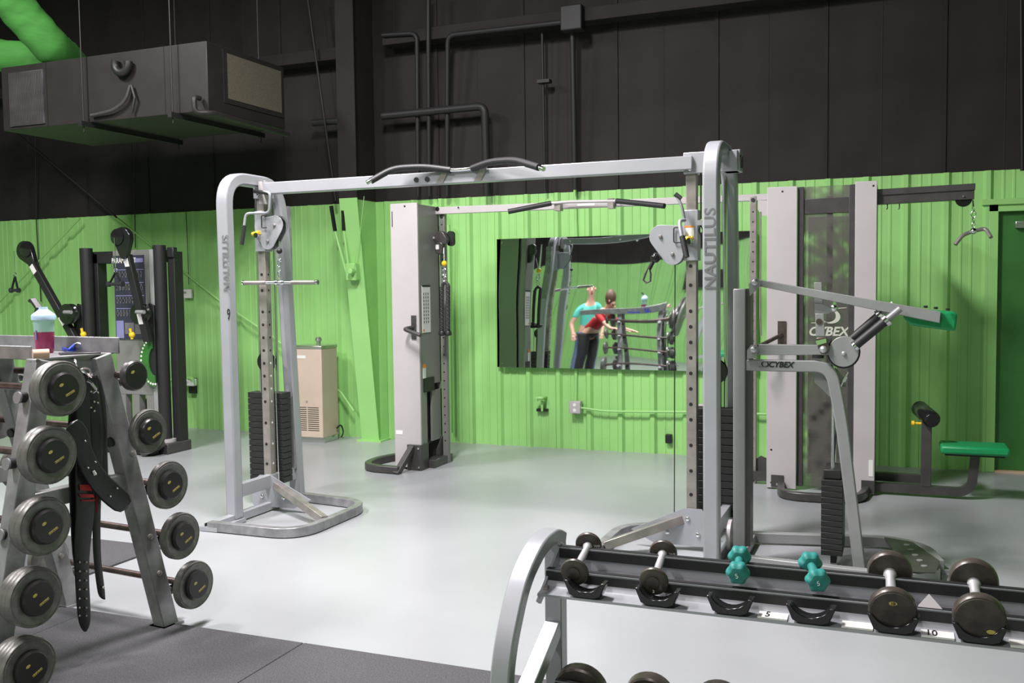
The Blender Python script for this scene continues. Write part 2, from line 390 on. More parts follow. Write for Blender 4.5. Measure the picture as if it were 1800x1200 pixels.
put('pipe_elbow', B().tube(fillet([(p.x+.03, 8.59, p.z+.03), (p.x+.03, 8.5, p.z+.03), (p.x-.03, 8.5, p.z+.03), (p.x-.03, 8.5, p.z)], .02), .018), GREEN, t)
put('bracket', B().box(p.x-.05, p.x+.06, 8.55, 8.59, p.z-.105, p.z-.08), BLKTXT, t); put('pipe_drop', B().cyl((p.x+.01, 8.55, p.z), (p.x+.01, 8.55, p.z-.1), .012), GREEN, t)
p = PY(329, 516, 8.55); t = thing('thermostat', (p.x, 8.57, p.z-.06), 'small white wall thermostat right of the tall pulley machine', 'thermostat')
put('body', B().box(p.x-.06, p.x+.06, 8.54, 8.575, p.z-.05, p.z+.05), WHITEP, t, bevel=.006); put('screen', B().box(p.x-.04, p.x-.005, 8.537, 8.541, p.z+.0, p.z+.025), MIDG, t)
pipe('thermostat_wire', [PY(327, 372, 8.56), PY(330, 440, 8.56), PY(332, 500, 8.56)], .004, BLKTXT, 'thin dark wire running down to the thermostat', 'wire')
pipe('wall_wire', [PY(234, 222, 8.5), PY(236, 300, 8.55), PY(238, 436, 8.56)], .006, BLKTXT, 'dark wire running down the wall behind the arm machine', 'wire')
pipe('wall_wire', [PY(62, 240, 8.5), PY(64, 394, 8.55), PY(72, 530, 8.56)], .006, BLKTXT, 'dark wire on the green wall above the shaker bottle', 'wire')
p = PY(333, 678, 8.5); t = thing('wall_socket', (p.x, 8.57, p.z-.1), 'open wall socket with a white plug by the left machine', 'outlet')
put('dark_box', B().box(p.x-.05, p.x+.05, 8.54, 8.58, p.z-.09, p.z+.08), BLKTXT, t, bevel=.005)
put('plug', B().box(p.x-.02, p.x+.075, 8.47, 8.54, p.z-.0, p.z+.08), WHITEP, t, bevel=.01)
pipe('power_cord', [PY(330, 668, 8.45), PY(318, 668, 8.4), PY(308, 685, 8.2), PY(306, 735, 7.9)], .007, WHITEP, 'white power cord from the plug by the left machine', 'cord')
pipe('wall_pipe', [PY(300, 668, 8.48), PY(338, 664, 8.48), PY(340, 676, 8.5)], .022, GREEN, 'short green pipe above the open wall socket', fil=.05)
p = PY(822, 380, 8.4); t = thing('wall_box', (p.x, 8.55, p.z-.1), 'green square box on the wall behind the rope station', 'box')
c_ = PY(789, 383, 8.45); put('box', B().box(c_.x-.08, c_.x+.1, 8.42, 8.57, c_.z-.07, c_.z+.1), GREEN, t, bevel=.006); t.location = (c_.x, 8.57, c_.z-.1)
pipe('wall_pipe', [PY(788, 395, 8.5), PY(790, 520, 8.53), PY(793, 760, 8.53)], .02, GREEN, 'green pipe dropping from the wall box to the floor')
# ------------------------------------------------------------------ floor mats
def fmat(x0_, x1_, y0_, y1_, lab):
    o = put('rubber_mat', B().box(x0_+.002, x1_-.002, y0_+.002, y1_-.002, 0, .012), RUBBER, bevel=.003); tag(o, lab, 'mat', 'black rubber floor mats')
xs = [-6.06, -4.84, -3.62, -2.4, -1.18, .04, 1.26]
for i in range(6):
    fmat(xs[i], xs[i+1], 1.63, 3.46, ['speckled rubber floor mat at the far left edge', 'speckled rubber floor mat under the far end of the barbell rack', 'speckled rubber floor mat under the near leg of the barbell rack', 'speckled rubber floor mat at the lower middle of the view', 'speckled rubber floor mat under the dumbbell rack end', 'speckled rubber floor mat under the dumbbell rack middle'][i])
fmat(-5.4, -4.11, 3.5, 4.5, 'black rubber mat on the painted floor behind the barbell rack')
# ------------------------------------------------------------------ mirror
b = B(); nx, nz = 40, 20
mx0, mx1, mz0, mz1 = -3.6, -1.14, .775, 2.01
def bow(x, z):
    a_ = (x-mx0)/(mx1-mx0); c_ = (z-mz0)/(mz1-mz0)-.5
    return (.036-.034*a_)*c_*.8+.004*c_*c_*4*(.5-a_)+.0010*math.sin(x*5+z*3)+.0006*math.sin(z*9+x*2)
for off in (0, .006):
    for j in range(nz+1):
        for i in range(nx+1):
            x = mx0+(mx1-mx0)*i/nx; z = mz0+(mz1-mz0)*j/nz
            b.v.append((x, 8.535+bow(x, z)+off, z))
NB = (nx+1)*(nz+1)
for j in range(nz):
    for i in range(nx):
        k = j*(nx+1)+i; b.f.append((k, k+1, k+nx+2, k+nx+1)); b.f.append((k+nx+1+NB, k+nx+2+NB, k+1+NB, k+NB))
rim = [i for i in range(nx+1)]+[j*(nx+1)+nx for j in range(1, nz+1)]+[nz*(nx+1)+i for i in range(nx-1, -1, -1)]+[j*(nx+1) for j in range(nz-1, 0, -1)]
for i in range(len(rim)): a_, c_ = rim[i], rim[(i+1) % len(rim)]; b.f.append((a_, c_, c_+NB, a_+NB))
t = thing('wall_mirror', ((mx0+mx1)/2, 8.55, mz0), 'large wide frameless mirror sheet screwed to the green wall', 'mirror')
put('mirror_sheet', b, MIRR, t)
for x in (mx0+.05, (mx0+mx1)/2, mx1-.05, mx0+.75, mx1-.7):
    for z in (mz0+.04, mz1-.04): put('screw', disc((x, 8.535+bow(x, z)-.004, z), FR, .009, .004, 10), CHROME, t)
# ------------------------------------------------------------------ drinking fountain (cooler)
t = thing('water_cooler', (-5.5, 8.3, 0), 'beige floor standing water cooler left of the steel column', 'water cooler')
cx0, cx1, cy0, cy1 = -5.70, -5.345, 8.13, 8.42
put('base', B().box(cx0+.03, cx1-.01, cy0+.03, cy1, 0, .06), STAIN, t, bevel=.004)
put('cabinet', B().box(cx0, cx1, cy0, cy1, .055, .95), BEIGE, t, bevel=.006)
put('basin_top', B().box(cx0-.005, cx1+.005, cy0-.005, cy1+.005, .95, .985), STAIN, t, bevel=.008)
put('bubbler', B().cyl((cx1-.06, cy0+.05, .985), (cx1-.06, cy0+.05, 1.03), .022).lathe((cx1-.06, cy0+.05, 1.03), (0, 0, 1), [(.03, 0), (.034, .02), (.02, .04)]), STAIN, t)
put('badge', B().box(cx0+.06, cx0+.17, cy0-.003, cy0, .855, .885), WHITE, t)
for k in range(12):
    for s in (0, 1): put('louvre', B().box(cx0+.035+s*.145, cx0+.165+s*.145, cy0-.003, cy0+.002, .125+k*.021, .131+k*.021), BLKTXT, t)
put('drain_button', disc((cx0+.17, cy0, .42), FR, .01, .006, 12), MIDG, t)
pipe('water_hose', [PY(592, 752, 8.35), PY(600, 745, 8.45), PY(604, 760, 8.45), PY(600, 768, 8.4)], .008, BLKTXT, 'dark hose curling behind the water cooler', 'hose')
# ------------------------------------------------------------------ air handler
ay0, ay1, ax0, ax1, az0, az1 = 6.5, 7.57, -7.64, -5.31, 3.04, 3.61
t = thing('air_handler', ((ax0+ax1)/2, 7, az0), 'long black ceiling hung air handling unit at upper left', 'air unit')
put('casing', B().box(ax0, ax1, ay0, ay1, az0, az1), ACM, t, bevel=.006)
g = put('grille', B().box(ax0+.1, ax0+.52, ay0-.012, ay0, az0+.03, az1-.06), GRILLE, t)
for k in range(22): put('louvre', B().box(ax0+.11+k*.0185, ax0+.117+k*.0185, ay0-.018, ay0-.01, az0+.04, az1-.07), CHAR, g)
for x in (ax0+.55, ax0+1.03, ax1-.45): put('seam', B().box(x, x+.006, ay0-.004, ay0, az0, az1), BLKTXT, t)
put('filter_panel', B().box(ax1, ax1+.012, ay0+.25, ay1-.06, az0+.14, az1-.05), FILT, t)
put('filter_frame', B().box(ax1, ax1+.008, ay0+.2, ay1-.02, az0+.10, az1-.02), ACM, t)
for x in (ax0+1.03, ax1-.32):
    put('support_channel', B().box(x-.02, x+.02, ay0-.1, ay1+.1, az0-.045, az0), BLKTXT, t)
    put('hanger_rod', B().cyl((x, ay0-.06, az0-.09), (x, ay0-.06, RH), .006), BLKTXT, t); put('hanger_rod', B().cyl((x, ay1+.06, az0-.09), (x, ay1+.06, RH), .006), BLKTXT, t)
m_ = PY(220, 110, ay0)
put('drain_trap', B().tube(arc((m_.x, ay0-.04, m_.z-.02), .075, 150, 370, 12), .035), BLKTXT, t)
cb = [PY(229, 150, ay0-.03), PY(222, 175, ay0-.04), PY(200, 194, ay0-.04), PY(160, 203, ay0-.03)]
put('cable', B().tube(fillet(cb, .15), .014), CHAR, t); put('cable', B().tube([PY(231, 150, ay0-.03), PY(237, 172, ay0-.04), PY(232, 198, ay0-.03)], .012), BLK, t)
put('condensate_pipe', B().tube(fillet([(ax1-.06, ay0-.03, az0+.1), (ax1-.06, ay0-.1, az0+.1), (ax1-.06, ay0-.1, az0-.03), (ax1+.03, ay0+.0, az0-.02), (ax1+.03, ay1, az0-.05)], .05), .022), ACM, t)
def duct(pts, r, lab):
    P = []; 
    for i in range(len(pts)-1):
        a, c2 = V(pts[i]), V(pts[i+1]); n = max(2, int((c2-a).length/.06))
        for k in range(n): P.append(a.lerp(c2, k/n))
    P.append(V(pts[-1])); P = [P[0]]+[(P[i-1]+P[i]*2+P[i+1])/4 for i in range(1, len(P)-1)]+[P[-1]]
    o = put('fabric_duct', B().tube(P, [r*(1+.03*math.cos(i*2.3)) for i in range(len(P))], 20), DUCTG); tag(o, lab, 'duct')
duct([PY(-40, -70, 5.9), PY(35, 20, 6.3), (PY(92, 84, 6.6)+V((0, 0, 0))), PY(118, 105, 7.0), PY(125, 118, 7.1)], .165, 'green fabric air duct sloping down from the top left corner')
duct([PY(-90, 92, 6.9), PY(0, 97, 6.9), PY(60, 103, 7.0), PY(95, 125, 7.05)], .15, 'green fabric air duct entering from the left edge')
# ================================================================== TALL ARM MACHINE (functional trainer, far left)
t = thing('arm_pulley_machine', (-6.95, 7.4, 0), 'black dual arm pulley machine with a grey exercise chart panel', 'cable machine')
def col(x, y, z0, z1, r, nm='column'): return put(nm, B().cyl((x, y, z0), (x, y, z1), r, n=20), BLK, t)
cL, cR = -7.475, -6.555
SF = 7.215
col(cL, 7.25, .12, 1.985, .062); col(cR, 7.25, .12, 1.99, .062)
put('rear_channel', B().box(cR+.05, cR+.13, 7.3, 7.42, .05, 1.93), BLK, t, bevel=.004); put('rear_channel', B().box(cL-.0, cL+.09, 7.3, 7.42, .05, 1.93), BLK, t, bevel=.004)
put('top_beam', B().box(cL, cR, 7.30, 7.38, 1.83, 1.95), BLK, t, bevel=.006); put('rear_top_plate', B().box(cR+.06, cR+.14, 7.28, 7.34, 1.87, 1.97), BLK, t, bevel=.01)
sx0, sx1 = PY(200, 500, SF).x, PY(278, 500, SF).x
for z0, z1 in ((.09, .13), (.55, 1.95)): put('shroud_panel', B().box(sx0, sx1, SF, SF+.08, z0, z1), SHROUD2, t, bevel=.004)
for a, c2 in ((sx0, sx0+.1), (sx0+.19, sx0+.27), (sx0+.36, sx1)): put('shroud_panel', B().box(a, c2, SF, SF+.08, .13, .55), SHROUD2, t)
put('shroud_bevel', B().prism([(sx1-.1, SF, .09), (sx1-.08, SF-.02, .09), (sx1, SF-.02, .09), (sx1, SF, .09)], (0, 0, 1.86)), MIDG, t)
for k in (0, 1):
    for j in range(7): put('weight_plate', B().box(sx0+.08+k*.2, sx0+.22+k*.2, SF+.13, SF+.2, .14+j*.05, .185+j*.05), IRON, t)
put('selector_knob', disc((sx0+.15, SF+.12, .45), FR, .022, .02), YELLOW, t)
pl = put('exercise_chart', B().box(sx0+.02, sx0+.39, SF-.012, SF, 1.09, 1.9), NAVY, t)
text('chart_title', 'PARAMOUNT', (sx0+.15, SF-.015, 1.85), .068, WHITE, pl, bold=.02, sx=.72)
put('chart_stripe', B().box(sx0+.29, sx0+.385, SF-.016, SF-.012, 1.83, 1.87), PURP, pl); put('chart_block', B().box(sx0+.03, sx0+.12, SF-.016, SF-.012, 1.10, 1.27), PURP, pl)
put('chart_block', B().box(sx0+.135, sx0+.25, SF-.016, SF-.012, 1.14, 1.25), GREYTXT, pl); put('chart_block', B().box(sx0+.26, sx0+.385, SF-.016, SF-.012, 1.14, 1.25), GREYTXT, pl)
fb = B(); rb = B()
for r_ in range(4):
    z = 1.70-r_*.125
    rb.box(sx0+.035, sx0+.385, SF-.015, SF-.012, z+.058, z+.066)
    for k in range(9):
        x = sx0+.045+k*.038
        if r_ == 3 and k > 6: continue
        fb.ball((x+.008, SF-.014, z+.04), .007, 6); fb.box(x+.003, x+.014, SF-.016, SF-.013, z-.012, z+.034); fb.box(x+random.uniform(-.006, .012), x+.022, SF-.016, SF-.013, z+random.uniform(-.01, .02), z+.028)
put('chart_figures', fb, GREYTXT, pl)['kind'] = 'stuff'; put('chart_row', rb, PURP, pl)
def armset(cx, side, top, topy):
    """arm, pulley head, quadrant and side plate"""
    piv = V((cx+.0, 7.12, 1.06)); tp = V(top)
    a = put('arm', B().sweep([piv+(tp-piv)*.02, tp], .06, .075, V((0, 1, 0)).cross((tp-piv).normalized()).cross((tp-piv).normalized())), BLK, t, bevel=.008)
    dr = (tp-piv).normalized(); hd = tp+dr*.16
    h = put('pulley_head', B().prism([V((x, hd.y-.03, z)) for x, z in circhull([(hd.x, hd.z, .1), (tp.x, tp.z, .04)])], (0, .06, 0)), BLKG, t, bevel=.008)
    put('pulley_wheel', B().lathe((hd.x-.04*side, hd.y-.035, hd.z+.01), FR, [(.07, 0), (.075, .006), (.06, .012)]), BLKG, h)
    put('axle_bolt', disc((hd.x, hd.y-.03, hd.z), FR, .012, .012), CHROME, h)
    for q in (.22, .87): 
        c3 = piv+(tp-piv)*q; put('warning_label', B().sweep([c3+V((0, -.036, 0)), c3+V((0, -.036, 0))+dr*.1], .05, .004, (dr.cross(V((0, 1, 0))))), WHITE, a)
    # quadrant
    q0 = V((cx+side*.02, 7.16, .88)); pts = [(q0.x+.17*math.cos(math.radians(an))*1, q0.z+.24*math.sin(math.radians(an))) for an in range(95, 281, 12)]
    inn = [(q0.x+.06*math.cos(math.radians(an)), q0.z+.13*math.sin(math.radians(an))) for an in range(280, 94, -12)]
    q = put('quadrant', B().prism([V((x, q0.y-.006, z)) for x, z in pts+inn], (0, .012, 0)), GREEN_DK if side > 0 else MIDG, t)
    hb = B()
    for an in range(100, 280, 11): hb.lathe((q0.x+.15*math.cos(math.radians(an)), q0.y-.006, q0.z+.215*math.sin(math.radians(an))), FR, [(.011, 0), (.011, .002)], 10)
    put('holes', hb, WHITE, q)
    put('side_plate', B().prism([(cx+.03, 7.17, 1.42), (cx-.03, 7.17, 1.44), (cx-.09, 7.17, 1.3), (cx-.08, 7.17, .9), (cx+.03, 7.17, .68)], (0, .02, 0)), BLK, t, bevel=.004)
    put('upper_pulley', B().lathe((cx-.05, 7.05, 1.34), (0, 1, 0), [(.02, 0), (.1, .0), (.1, .02), (.085, .035), (.1, .05), (.1, .07)], 24), BLKG, t)
    put('axle', B().cyl((cx-.02, 7.0, 1.36), (cx+.09, 6.98, 1.36), .018), MIDG, t)
    put('release_lever', B().ball((cx-.13*side if side < 0 else cx-.16, 7.08, 1.14), .03).cyl((cx-.13*side if side < 0 else cx-.16, 7.08, 1.10), (cx-.13*side if side < 0 else cx-.16, 7.06, 1.2), .013), YELLOW, t)
    return hd
hl = armset(cL-.03, -1, PY(57, 462, 7.2), 7.2); hr = armset(cR-.05, 1, PY(224, 448, 6.95), 6.95)
put('base_bar', B().sweep([(cR+.05, 7.05, .05), (-7.4, 7.1, .05)], .08, .1, (0, 0, 1)), BLK, t, bevel=.004)
put('base_foot', B().lathe((cR, 7.25, .1), (0, 0, 1), [(.1, 0), (.1, .03)]), SHROUD, t); put('base_foot', B().lathe((cL, 7.25, .1), (0, 0, 1), [(.1, 0), (.1, .03)]), SHROUD, t)
put('base_plate', B().box(cR-.3, cR+.14, 7.12, 7.45, .0, .1), CHAR, t, bevel=.01); put('base_plate', B().box(cL-.14, cL+.3, 7.12, 7.45, 0, .1), CHAR, t, bevel=.01)
put('low_pulley', B().prism([V((x, 6.95, z)) for x, z in circhull([(cR+.0, .06, .055), (cR+.1, .11, .04)])], (0, .14, 0)), CHAR, t, bevel=.005)
def dhandle(hd, px, topy, boty, w_, lab):
    """stirrup handle hanging from a pulley head"""
    y = hd.y-.05; T = PY(px, topy, y); Bm = PY(px, boty, y)
    h = thing('stirrup_handle', Bm, lab, 'handle', 'stirrup handles on the arm machine')
    put('cable', B().cyl((T.x, y, hd.z), T, .004), CHROME, h); put('snap_link', B().tube(arc(T-V((0, 0, .025)), .018, 0, 360, 12)[:-1], .004, 6, True), CHROME, h)
    put('strap', B().sweep([T-V((0, 0, .045)), Bm+V((-w_/2, 0, 0))], .025, .004, (0, 1, 0)).sweep([T-V((0, 0, .045)), Bm+V((w_/2, 0, 0))], .025, .004, (0, 1, 0)), BLK, h)
    put('grip', B().lathe(Bm+V((-w_/2-.015, 0, 0)), (1, 0, 0), [(.026, 0), (.026, .02), (.016, .025), (.016, w_+.005), (.026, w_+.01), (.026, w_+.03)], 14), GRIP, h)
dhandle(hl, 26, 478, 510, .09, 'black stirrup handle on the left arm of the pulley machine'); dhandle(hr, 203, 470, 499, .15, 'black stirrup handle in front of the exercise chart')
# ================================================================== NEAR CABLE CROSSOVER
t = thing('cable_crossover', (-2.5, 5.5, 0), 'silver cable crossover with two arched towers and a long top beam', 'cable machine')
def tower(x, s, left):
    """s = +1 inward direction toward the other tower"""
    U = [(x, 5.16, .03), (x, 5.15, 1.9)]+[tuple(p) for p in fillet([(x, 5.15, 1.9), (x, 5.145, 2.295), (x, 5.72, 2.295), (x, 5.78, 1.9)], .30, 9)[1:-1]]+[(x, 5.78, 1.9), (x, 5.88, .03)]
    u = put('arched_upright', B().sweep(U, .085, .08, (1, 0, 0)), SILVER, t, bevel=.012)
    xi = x+s*.66
    loop = fillet([(x-s*.02, 4.93, .035), (xi, 4.93, .035), (xi, 5.78, .035), (x, 5.86, .035)], .22, 7)
    put('base_loop', B().sweep(loop, .06, .055, (0, 0, 1)), SILVER2, t, bevel=.004)
    put('base_front_stub', B().box(min(x-s*.08, x+s*.06), max(x-s*.08, x+s*.06), 4.90, 5.2, .004, .03), SILVER, t)
    put('base_end_hole', B().box(x-.05 if s > 0 else x+.045, x-.045 if s > 0 else x+.05, 4.915, 4.945, .02, .05), BLKTXT, t)
    px_ = x-.0 if not left else x; post = (x-.01, 5.57) if left else (x-.18, 5.53)
    # perforated post
    zt = 2.26
    ps = put('perforated_post', B().box(post[0]-.03, post[0]+.03, post[1]-.03, post[1]+.03, .1, zt), NICKEL, t, bevel=.003)
    for z in [1.66, 1.55, 1.4, 1.31, 1.22, 1.13, 1.04, .95, .86, .77, .62, .47, .33]:
        put('peg_hole', disc((post[0]-.003, post[1]-.03, z), FR, .0105, .0012, 12), BLKTXT, ps)
        if left: put('peg_hole', disc((post[0]+.03, post[1], z), (1, 0, 0), .008, .0012, 10), WHITE if .3 < z < 1.05 else BLKTXT, ps)
    # braces and gusset
    put('base_brace', B().sweep([(xi-s*.02, 5.25, .05), (post[0]+s*.02, post[1], .19)], .05, .05, (0, 1, 0)), NICKEL, t, bevel=.003)
    put('rear_stretcher', B().sweep([(x, 5.2, .21), (x, 5.86, .21)], .05, .09, (1, 0, 0)), SILVER, t, bevel=.004)
    put('rear_foot_bar', B().sweep([(x, 4.95, .035), (x, 5.86, .035)], .055, .055, (1, 0, 0)), SILVER, t, bevel=.004)
    gx = x+s*.045
    g = put('gusset_plate', B().prism([(gx, 5.2, .24), (gx, 5.2, .08), (gx, 5.35, .03), (gx, 5.62, .03), (gx+s*.25, 5.3, .06), (gx+s*.05, 5.6, .24)], (s*.006, 0, 0)) if False else
        B().prism([(post[0]-s*.06, post[1]-.045, .25), (post[0]+s*.04, post[1]-.045, .25), (post[0]+s*.36, post[1]-.045, .10), (post[0]+s*.22, post[1]-.045, .03), (post[0]-s*.12, post[1]-.045, .03), (post[0]-s*.14, post[1]-.045, .18)], (0, .008, 0)), SILVER, t)
    bolts('bolt', [(post[0]+s*.02, post[1]-.045, .19), (post[0]-s*.04, post[1]-.045, .1), (post[0]+s*.14, post[1]-.045, .1)], FR, .014, CHROME, t)
    # weight stack behind the post
    a, c2 = (x-.23, x+.06) if left else (x-.19, x+.045)
    for k in range(15): put('weight_plate', B().box(a, c2, 5.63, 5.74, .18+k*.043, .219+k*.043), IRON, t, bevel=.002)
    put('stack_top', B().box((a+c2)/2-.03, (a+c2)/2+.03, 5.66, 5.71, .82, 1.0), BLK, t)
    for q in (.25, .75): put('guide_rod', B().cyl((a+(c2-a)*q, 5.69, .1), (a+(c2-a)*q, 5.69, 2.2), .011), CHROME, t)
    put('stack_pulley', B().lathe(((a+c2)/2, 5.68, 1.04), FR, [(.07, 0), (.075, .01), (.065, .015), (.075, .02), (.07, .03)], 24), BLKG, t)
    if not left: put('bottom_pulley', B().lathe((x+.05, 5.4, .14), (1, 0, 0) , [(.085, 0), (.085, .02)], 24), SHROUD, t)
    put('cable', B().cyl(((a+c2)/2, 5.66, 1.1), ((a+c2)/2, 5.6, 2.2), .004), BLK, t); put('cable', B().cyl((post[0]+s*.1, post[1]-.04, .15), (post[0]+s*.09, post[1]-.04, 1.75), .003), BLK if not left else CHROME, t)
    # rear channel
    put('rear_channel', B().box(x-.035, x+.035, 5.80, 5.84, .25, 2.15), SILVER2, t)
    # top gusset box
    gb = put('top_bracket', B().box(min(post[0]-.04, x+.04), max(post[0]+.06, x-.04)+(.14 if not left else 0), post[1]-.05, post[1]+.05, 2.185, 2.305), SILVER, t, bevel=.004)
    bolts('bolt', [(post[0]-.0, post[1]-.05, 2.27), (post[0]-.0, post[1]-.05, 2.21)], FR, .012, CHROME, gb)
    # carriage
    zc0, zc1 = (1.69, 1.98) if not left else (1.82, 2.10)
    ca = put('carriage_sleeve', B().box(post[0]-.042, post[0]+.042, post[1]-.042, post[1]+.042, zc0, zc1), SILVER, t, bevel=.004)
    put('warning_label', B().box(post[0]-.035, post[0]+.02, post[1]-.044, post[1]-.042, zc0+.1, zc0+.19), WHITE, ca); put('warning_stripe', B().box(post[0]-.035, post[0]+.02, post[1]-.045, post[1]-.043, zc0+.19, zc0+.2), ORANGE, ca)
    put('yellow_pin', B().cyl((post[0]-.04, post[1]-.07, zc0+.12), (post[0]+.02, post[1]-.07, zc0+.13), .014), YELLOW, ca)
    put('pin_collar', B().cyl((post[0]-.0, post[1]-.03, zc0+.11), (post[0]-.0, post[1]-.09, zc0+.11), .018), CHROME, ca)
    yq = post[1]-.035
    if not left: circ = [(1163, 416, .067), (1184, 447, .062), (1198, 406, .03)]
    else: circ = [(487, 396, .067), (475, 424, .058), (462, 398, .05)]
    H = circhull([(PY(a_, b_, yq).x, PY(a_, b_, yq).z, r) for a_, b_, r in circ])
    hp = put('pulley_housing', B().prism([V((X_, yq-.028, Z_)) for X_, Z_ in H], (0, .006, 0)), SILVER, t, bevel=.001)
    put('housing_back', B().prism([V((X_, yq+.028, Z_)) for X_, Z_ in H], (0, .006, 0)), SILVER, hp)
    cs = [PY(a_, b_, yq) for a_, b_, r in circ[:2]]
    for q, r in zip(cs, (.06, .052)): put('pulley_wheel', B().lathe(q+V((0, -.018, 0)), (0, 1, 0), [(r, 0), (r+.004, .008), (r, .036)], 24), BLKG, hp)
    bolts('axle_bolt', [q+V((0, -.028, 0)) for q in cs], FR, .012, NICKEL, hp, .012)
    u1 = PY(1190 if not left else 468, 405 if not left else 383, yq)
    put('u_clip', B().tube(fillet([(u1.x+.03, yq-.04, u1.z+.015), (u1.x-.01, yq-.04, u1.z+.015), (u1.x-.01, yq-.04, u1.z-.07), (u1.x+.03, yq-.04, u1.z-.07)], .01), .004, 8), BLK, hp)
    return post
pL = tower(-4.10, 1, True); pR = tower(-.925, -1, False)
yb = 5.5
put('top_beam', B().box(-4.02, -1.09, 5.455, 5.535, 2.205, 2.283), SILVER, t, bevel=.005)
put('beam_end_plate', B().box(-4.045, -4.015, 5.44, 5.55, 2.14, 2.29), SHROUD, t)
put('cap_plate', B().box(-.92, -.835, 5.45, 5.60, 2.185, 2.3), SILVER, t, bevel=.006); put('cable_loop', B().tube([(-.835, 5.5, 2.28), (-.815, 5.48, 2.26), (-.815, 5.48, 2.2)], .006), BLK, t)
# pull-up handles over the beam
def ph(pts, y): return fillet([PY(a, b_, y) for a, b_ in pts], .06, 5)
put('pull_up_bar', B().tube(fillet([PY(645, 321, 5.25), PY(690, 296, 5.36), PY(745, 293, 5.42), PY(792, 299, 5.44), PY(830, 296, 5.44), PY(862, 284, 5.4), PY(905, 281, 5.33), PY(956, 297, 5.2)], .06, 5), .014, 12), CHROME, t)
for pts in ([(652, 318, 5.27), (690, 296, 5.36), (745, 293, 5.42), (792, 299, 5.44)], [(830, 296, 5.44), (862, 284, 5.4), (905, 281, 5.33), (947, 294, 5.22)]):
    put('foam_grip', B().tube(fillet([PY(*q) for q in pts], .07, 6), .021, 14), GRIP, t)
for px_ in (778, 845):
    a_ = PY(px_, 302, 5.45); put('bar_bracket', B().prism([(a_.x-.05, 5.452, 2.21), (a_.x+.0, 5.452, 2.21), (a_.x+.05, 5.44, 2.30), (a_.x+.015, 5.44, 2.30)], (0, .006, 0)), NICKEL, t)
for px_ in (732, 751): put('rubber_plug', disc(PY(px_, 316 if px_ < 740 else 315, 5.455), FR, .016, .006), BLK, t)
# tower handles
def wrap(pts, r, grips, nm='adjust_handle'):
    h = put(nm, B().tube(fillet([PY(*q) for q in pts], .03, 4), r, 10), SILVER, t)
    for g_ in grips: put('black_grip', B().tube([PY(*q) for q in g_], r*1.5, 12), GRIP, h)
wrap([(447, 336, 5.43), (475, 338, 5.40), (473, 374, 5.42), (432, 375, 5.40), (429, 398, 5.40), (426, 420, 5.40)], .009, [[(447, 336, 5.43), (470, 339, 5.41)], [(430, 396, 5.4), (425, 430, 5.4)]])
wrap([(1189, 344, 5.42), (1198, 360, 5.42), (1203, 384, 5.44)], .009, [[(1187, 341, 5.42), (1197, 349, 5.42)]])
wrap([(1204, 387, 5.44), (1194, 387, 5.40), (1197, 410, 5.38), (1206, 450, 5.36)], .011, [[(1199, 415, 5.38), (1207, 452, 5.36)]])
put('cable', B().cyl(PY(1232, 300, 5.5), PY(1232, 385, 5.5), .005), BLK, t); put('cable_clamp', B().box(*[f for f in (PY(1226, 390, 5.48).x, PY(1238, 390, 5.48).x, 5.46, 5.5, PY(1232, 396, 5.48).z, PY(1232, 387, 5.48).z)]), MIDG, t); put('eye_nut', B().tube([PY(1232, 396, 5.48), PY(1228, 405, 5.48), PY(1232, 414, 5.48), PY(1236, 405, 5.48)], .006, 8, True), BLK, t)
# lettering
text('lettering', 'NAUTILUS', PY(1249, 437, 5.109), .083, GREYTXT, t, ax=(0, 0, 1), ay=(-1, 0, 0), bold=.012, sx=1.12, ext=.0004)
text('lettering', 'NAUTILUS', PY(398, 462, 5.1075), .075, GREYTXT, t, ax=(0, 0, 1), ay=(-1, 0, 0), bold=.012, sx=1.05, ext=.0004)
text('numeral', '9', PY(402, 553, 5.1095), .1, BLKTXT, t, bold=.005, sx=.6, ext=.0004)
# hanging attachments
def chainlink(b_, c, r, ax=V((1, 0, 0))): b_.tube([V(c)+ax*(r*.6*math.cos(a_*math.pi/6))+V((0, 0, r*math.sin(a_*math.pi/6))) for a_ in range(12)], r*.16, 6, True)
ya = 5.48
t2 = thing('straight_cable_bar', PY(491, 497, ya), 'short chrome bar hanging from the left tower of the near crossover', 'cable bar')
a_, c_ = PY(427, 497, ya), PY(559, 496, ya)
put('bar', B().cyl(a_, c_, .010), CHROME, t2)
for p0, p1 in ((.02, .31), (.66, .96)): put('knurled_grip', B().cyl(a_.lerp(c_, p0), a_.lerp(c_, p1), .0145), NICKEL, t2)
for q in (0, .46, .54, 1): put('collar', B().cyl(a_.lerp(c_, max(0, q-.015)), a_.lerp(c_, min(1, q+.015)), .017), CHROME, t2)
cc = PY(491, 430, ya); put('stop_ball', B().ball(PY(491, 441, ya), .02), BLK, t2); put('cable', B().cyl(PY(491, 424, ya), PY(491, 440, ya), .004), CHROME, t2)
b = B()
for k, yy in enumerate((453, 463, 473, 483, 491)): chainlink(b, PY(491, yy, ya), .022 if k in (1, 3) else .014, V((1, 0, 0)) if k % 2 else V((.5, .8, 0)))
put('chain', b, CHROME, t2)
t2 = thing('black_snap_hook', PY(1140, 497, 5.45), 'black snap hook and stop ball on the right tower pulley', 'snap hook')
put('stop_ball', B().ball(PY(1152, 453, 5.45), .03), BLKG, t2); put('cable_sleeve', B().cyl(PY(1150, 456, 5.45), PY(1141, 473, 5.45), .012), BLK, t2)
b = B(); lp = [PY(*q, 5.45) for q in ((1141, 468), (1135, 480), (1131, 492), (1136, 497), (1143, 494), (1144, 482))]; b.tube(lp, .006, 8, True); put('hook', b, CHAR, t2)
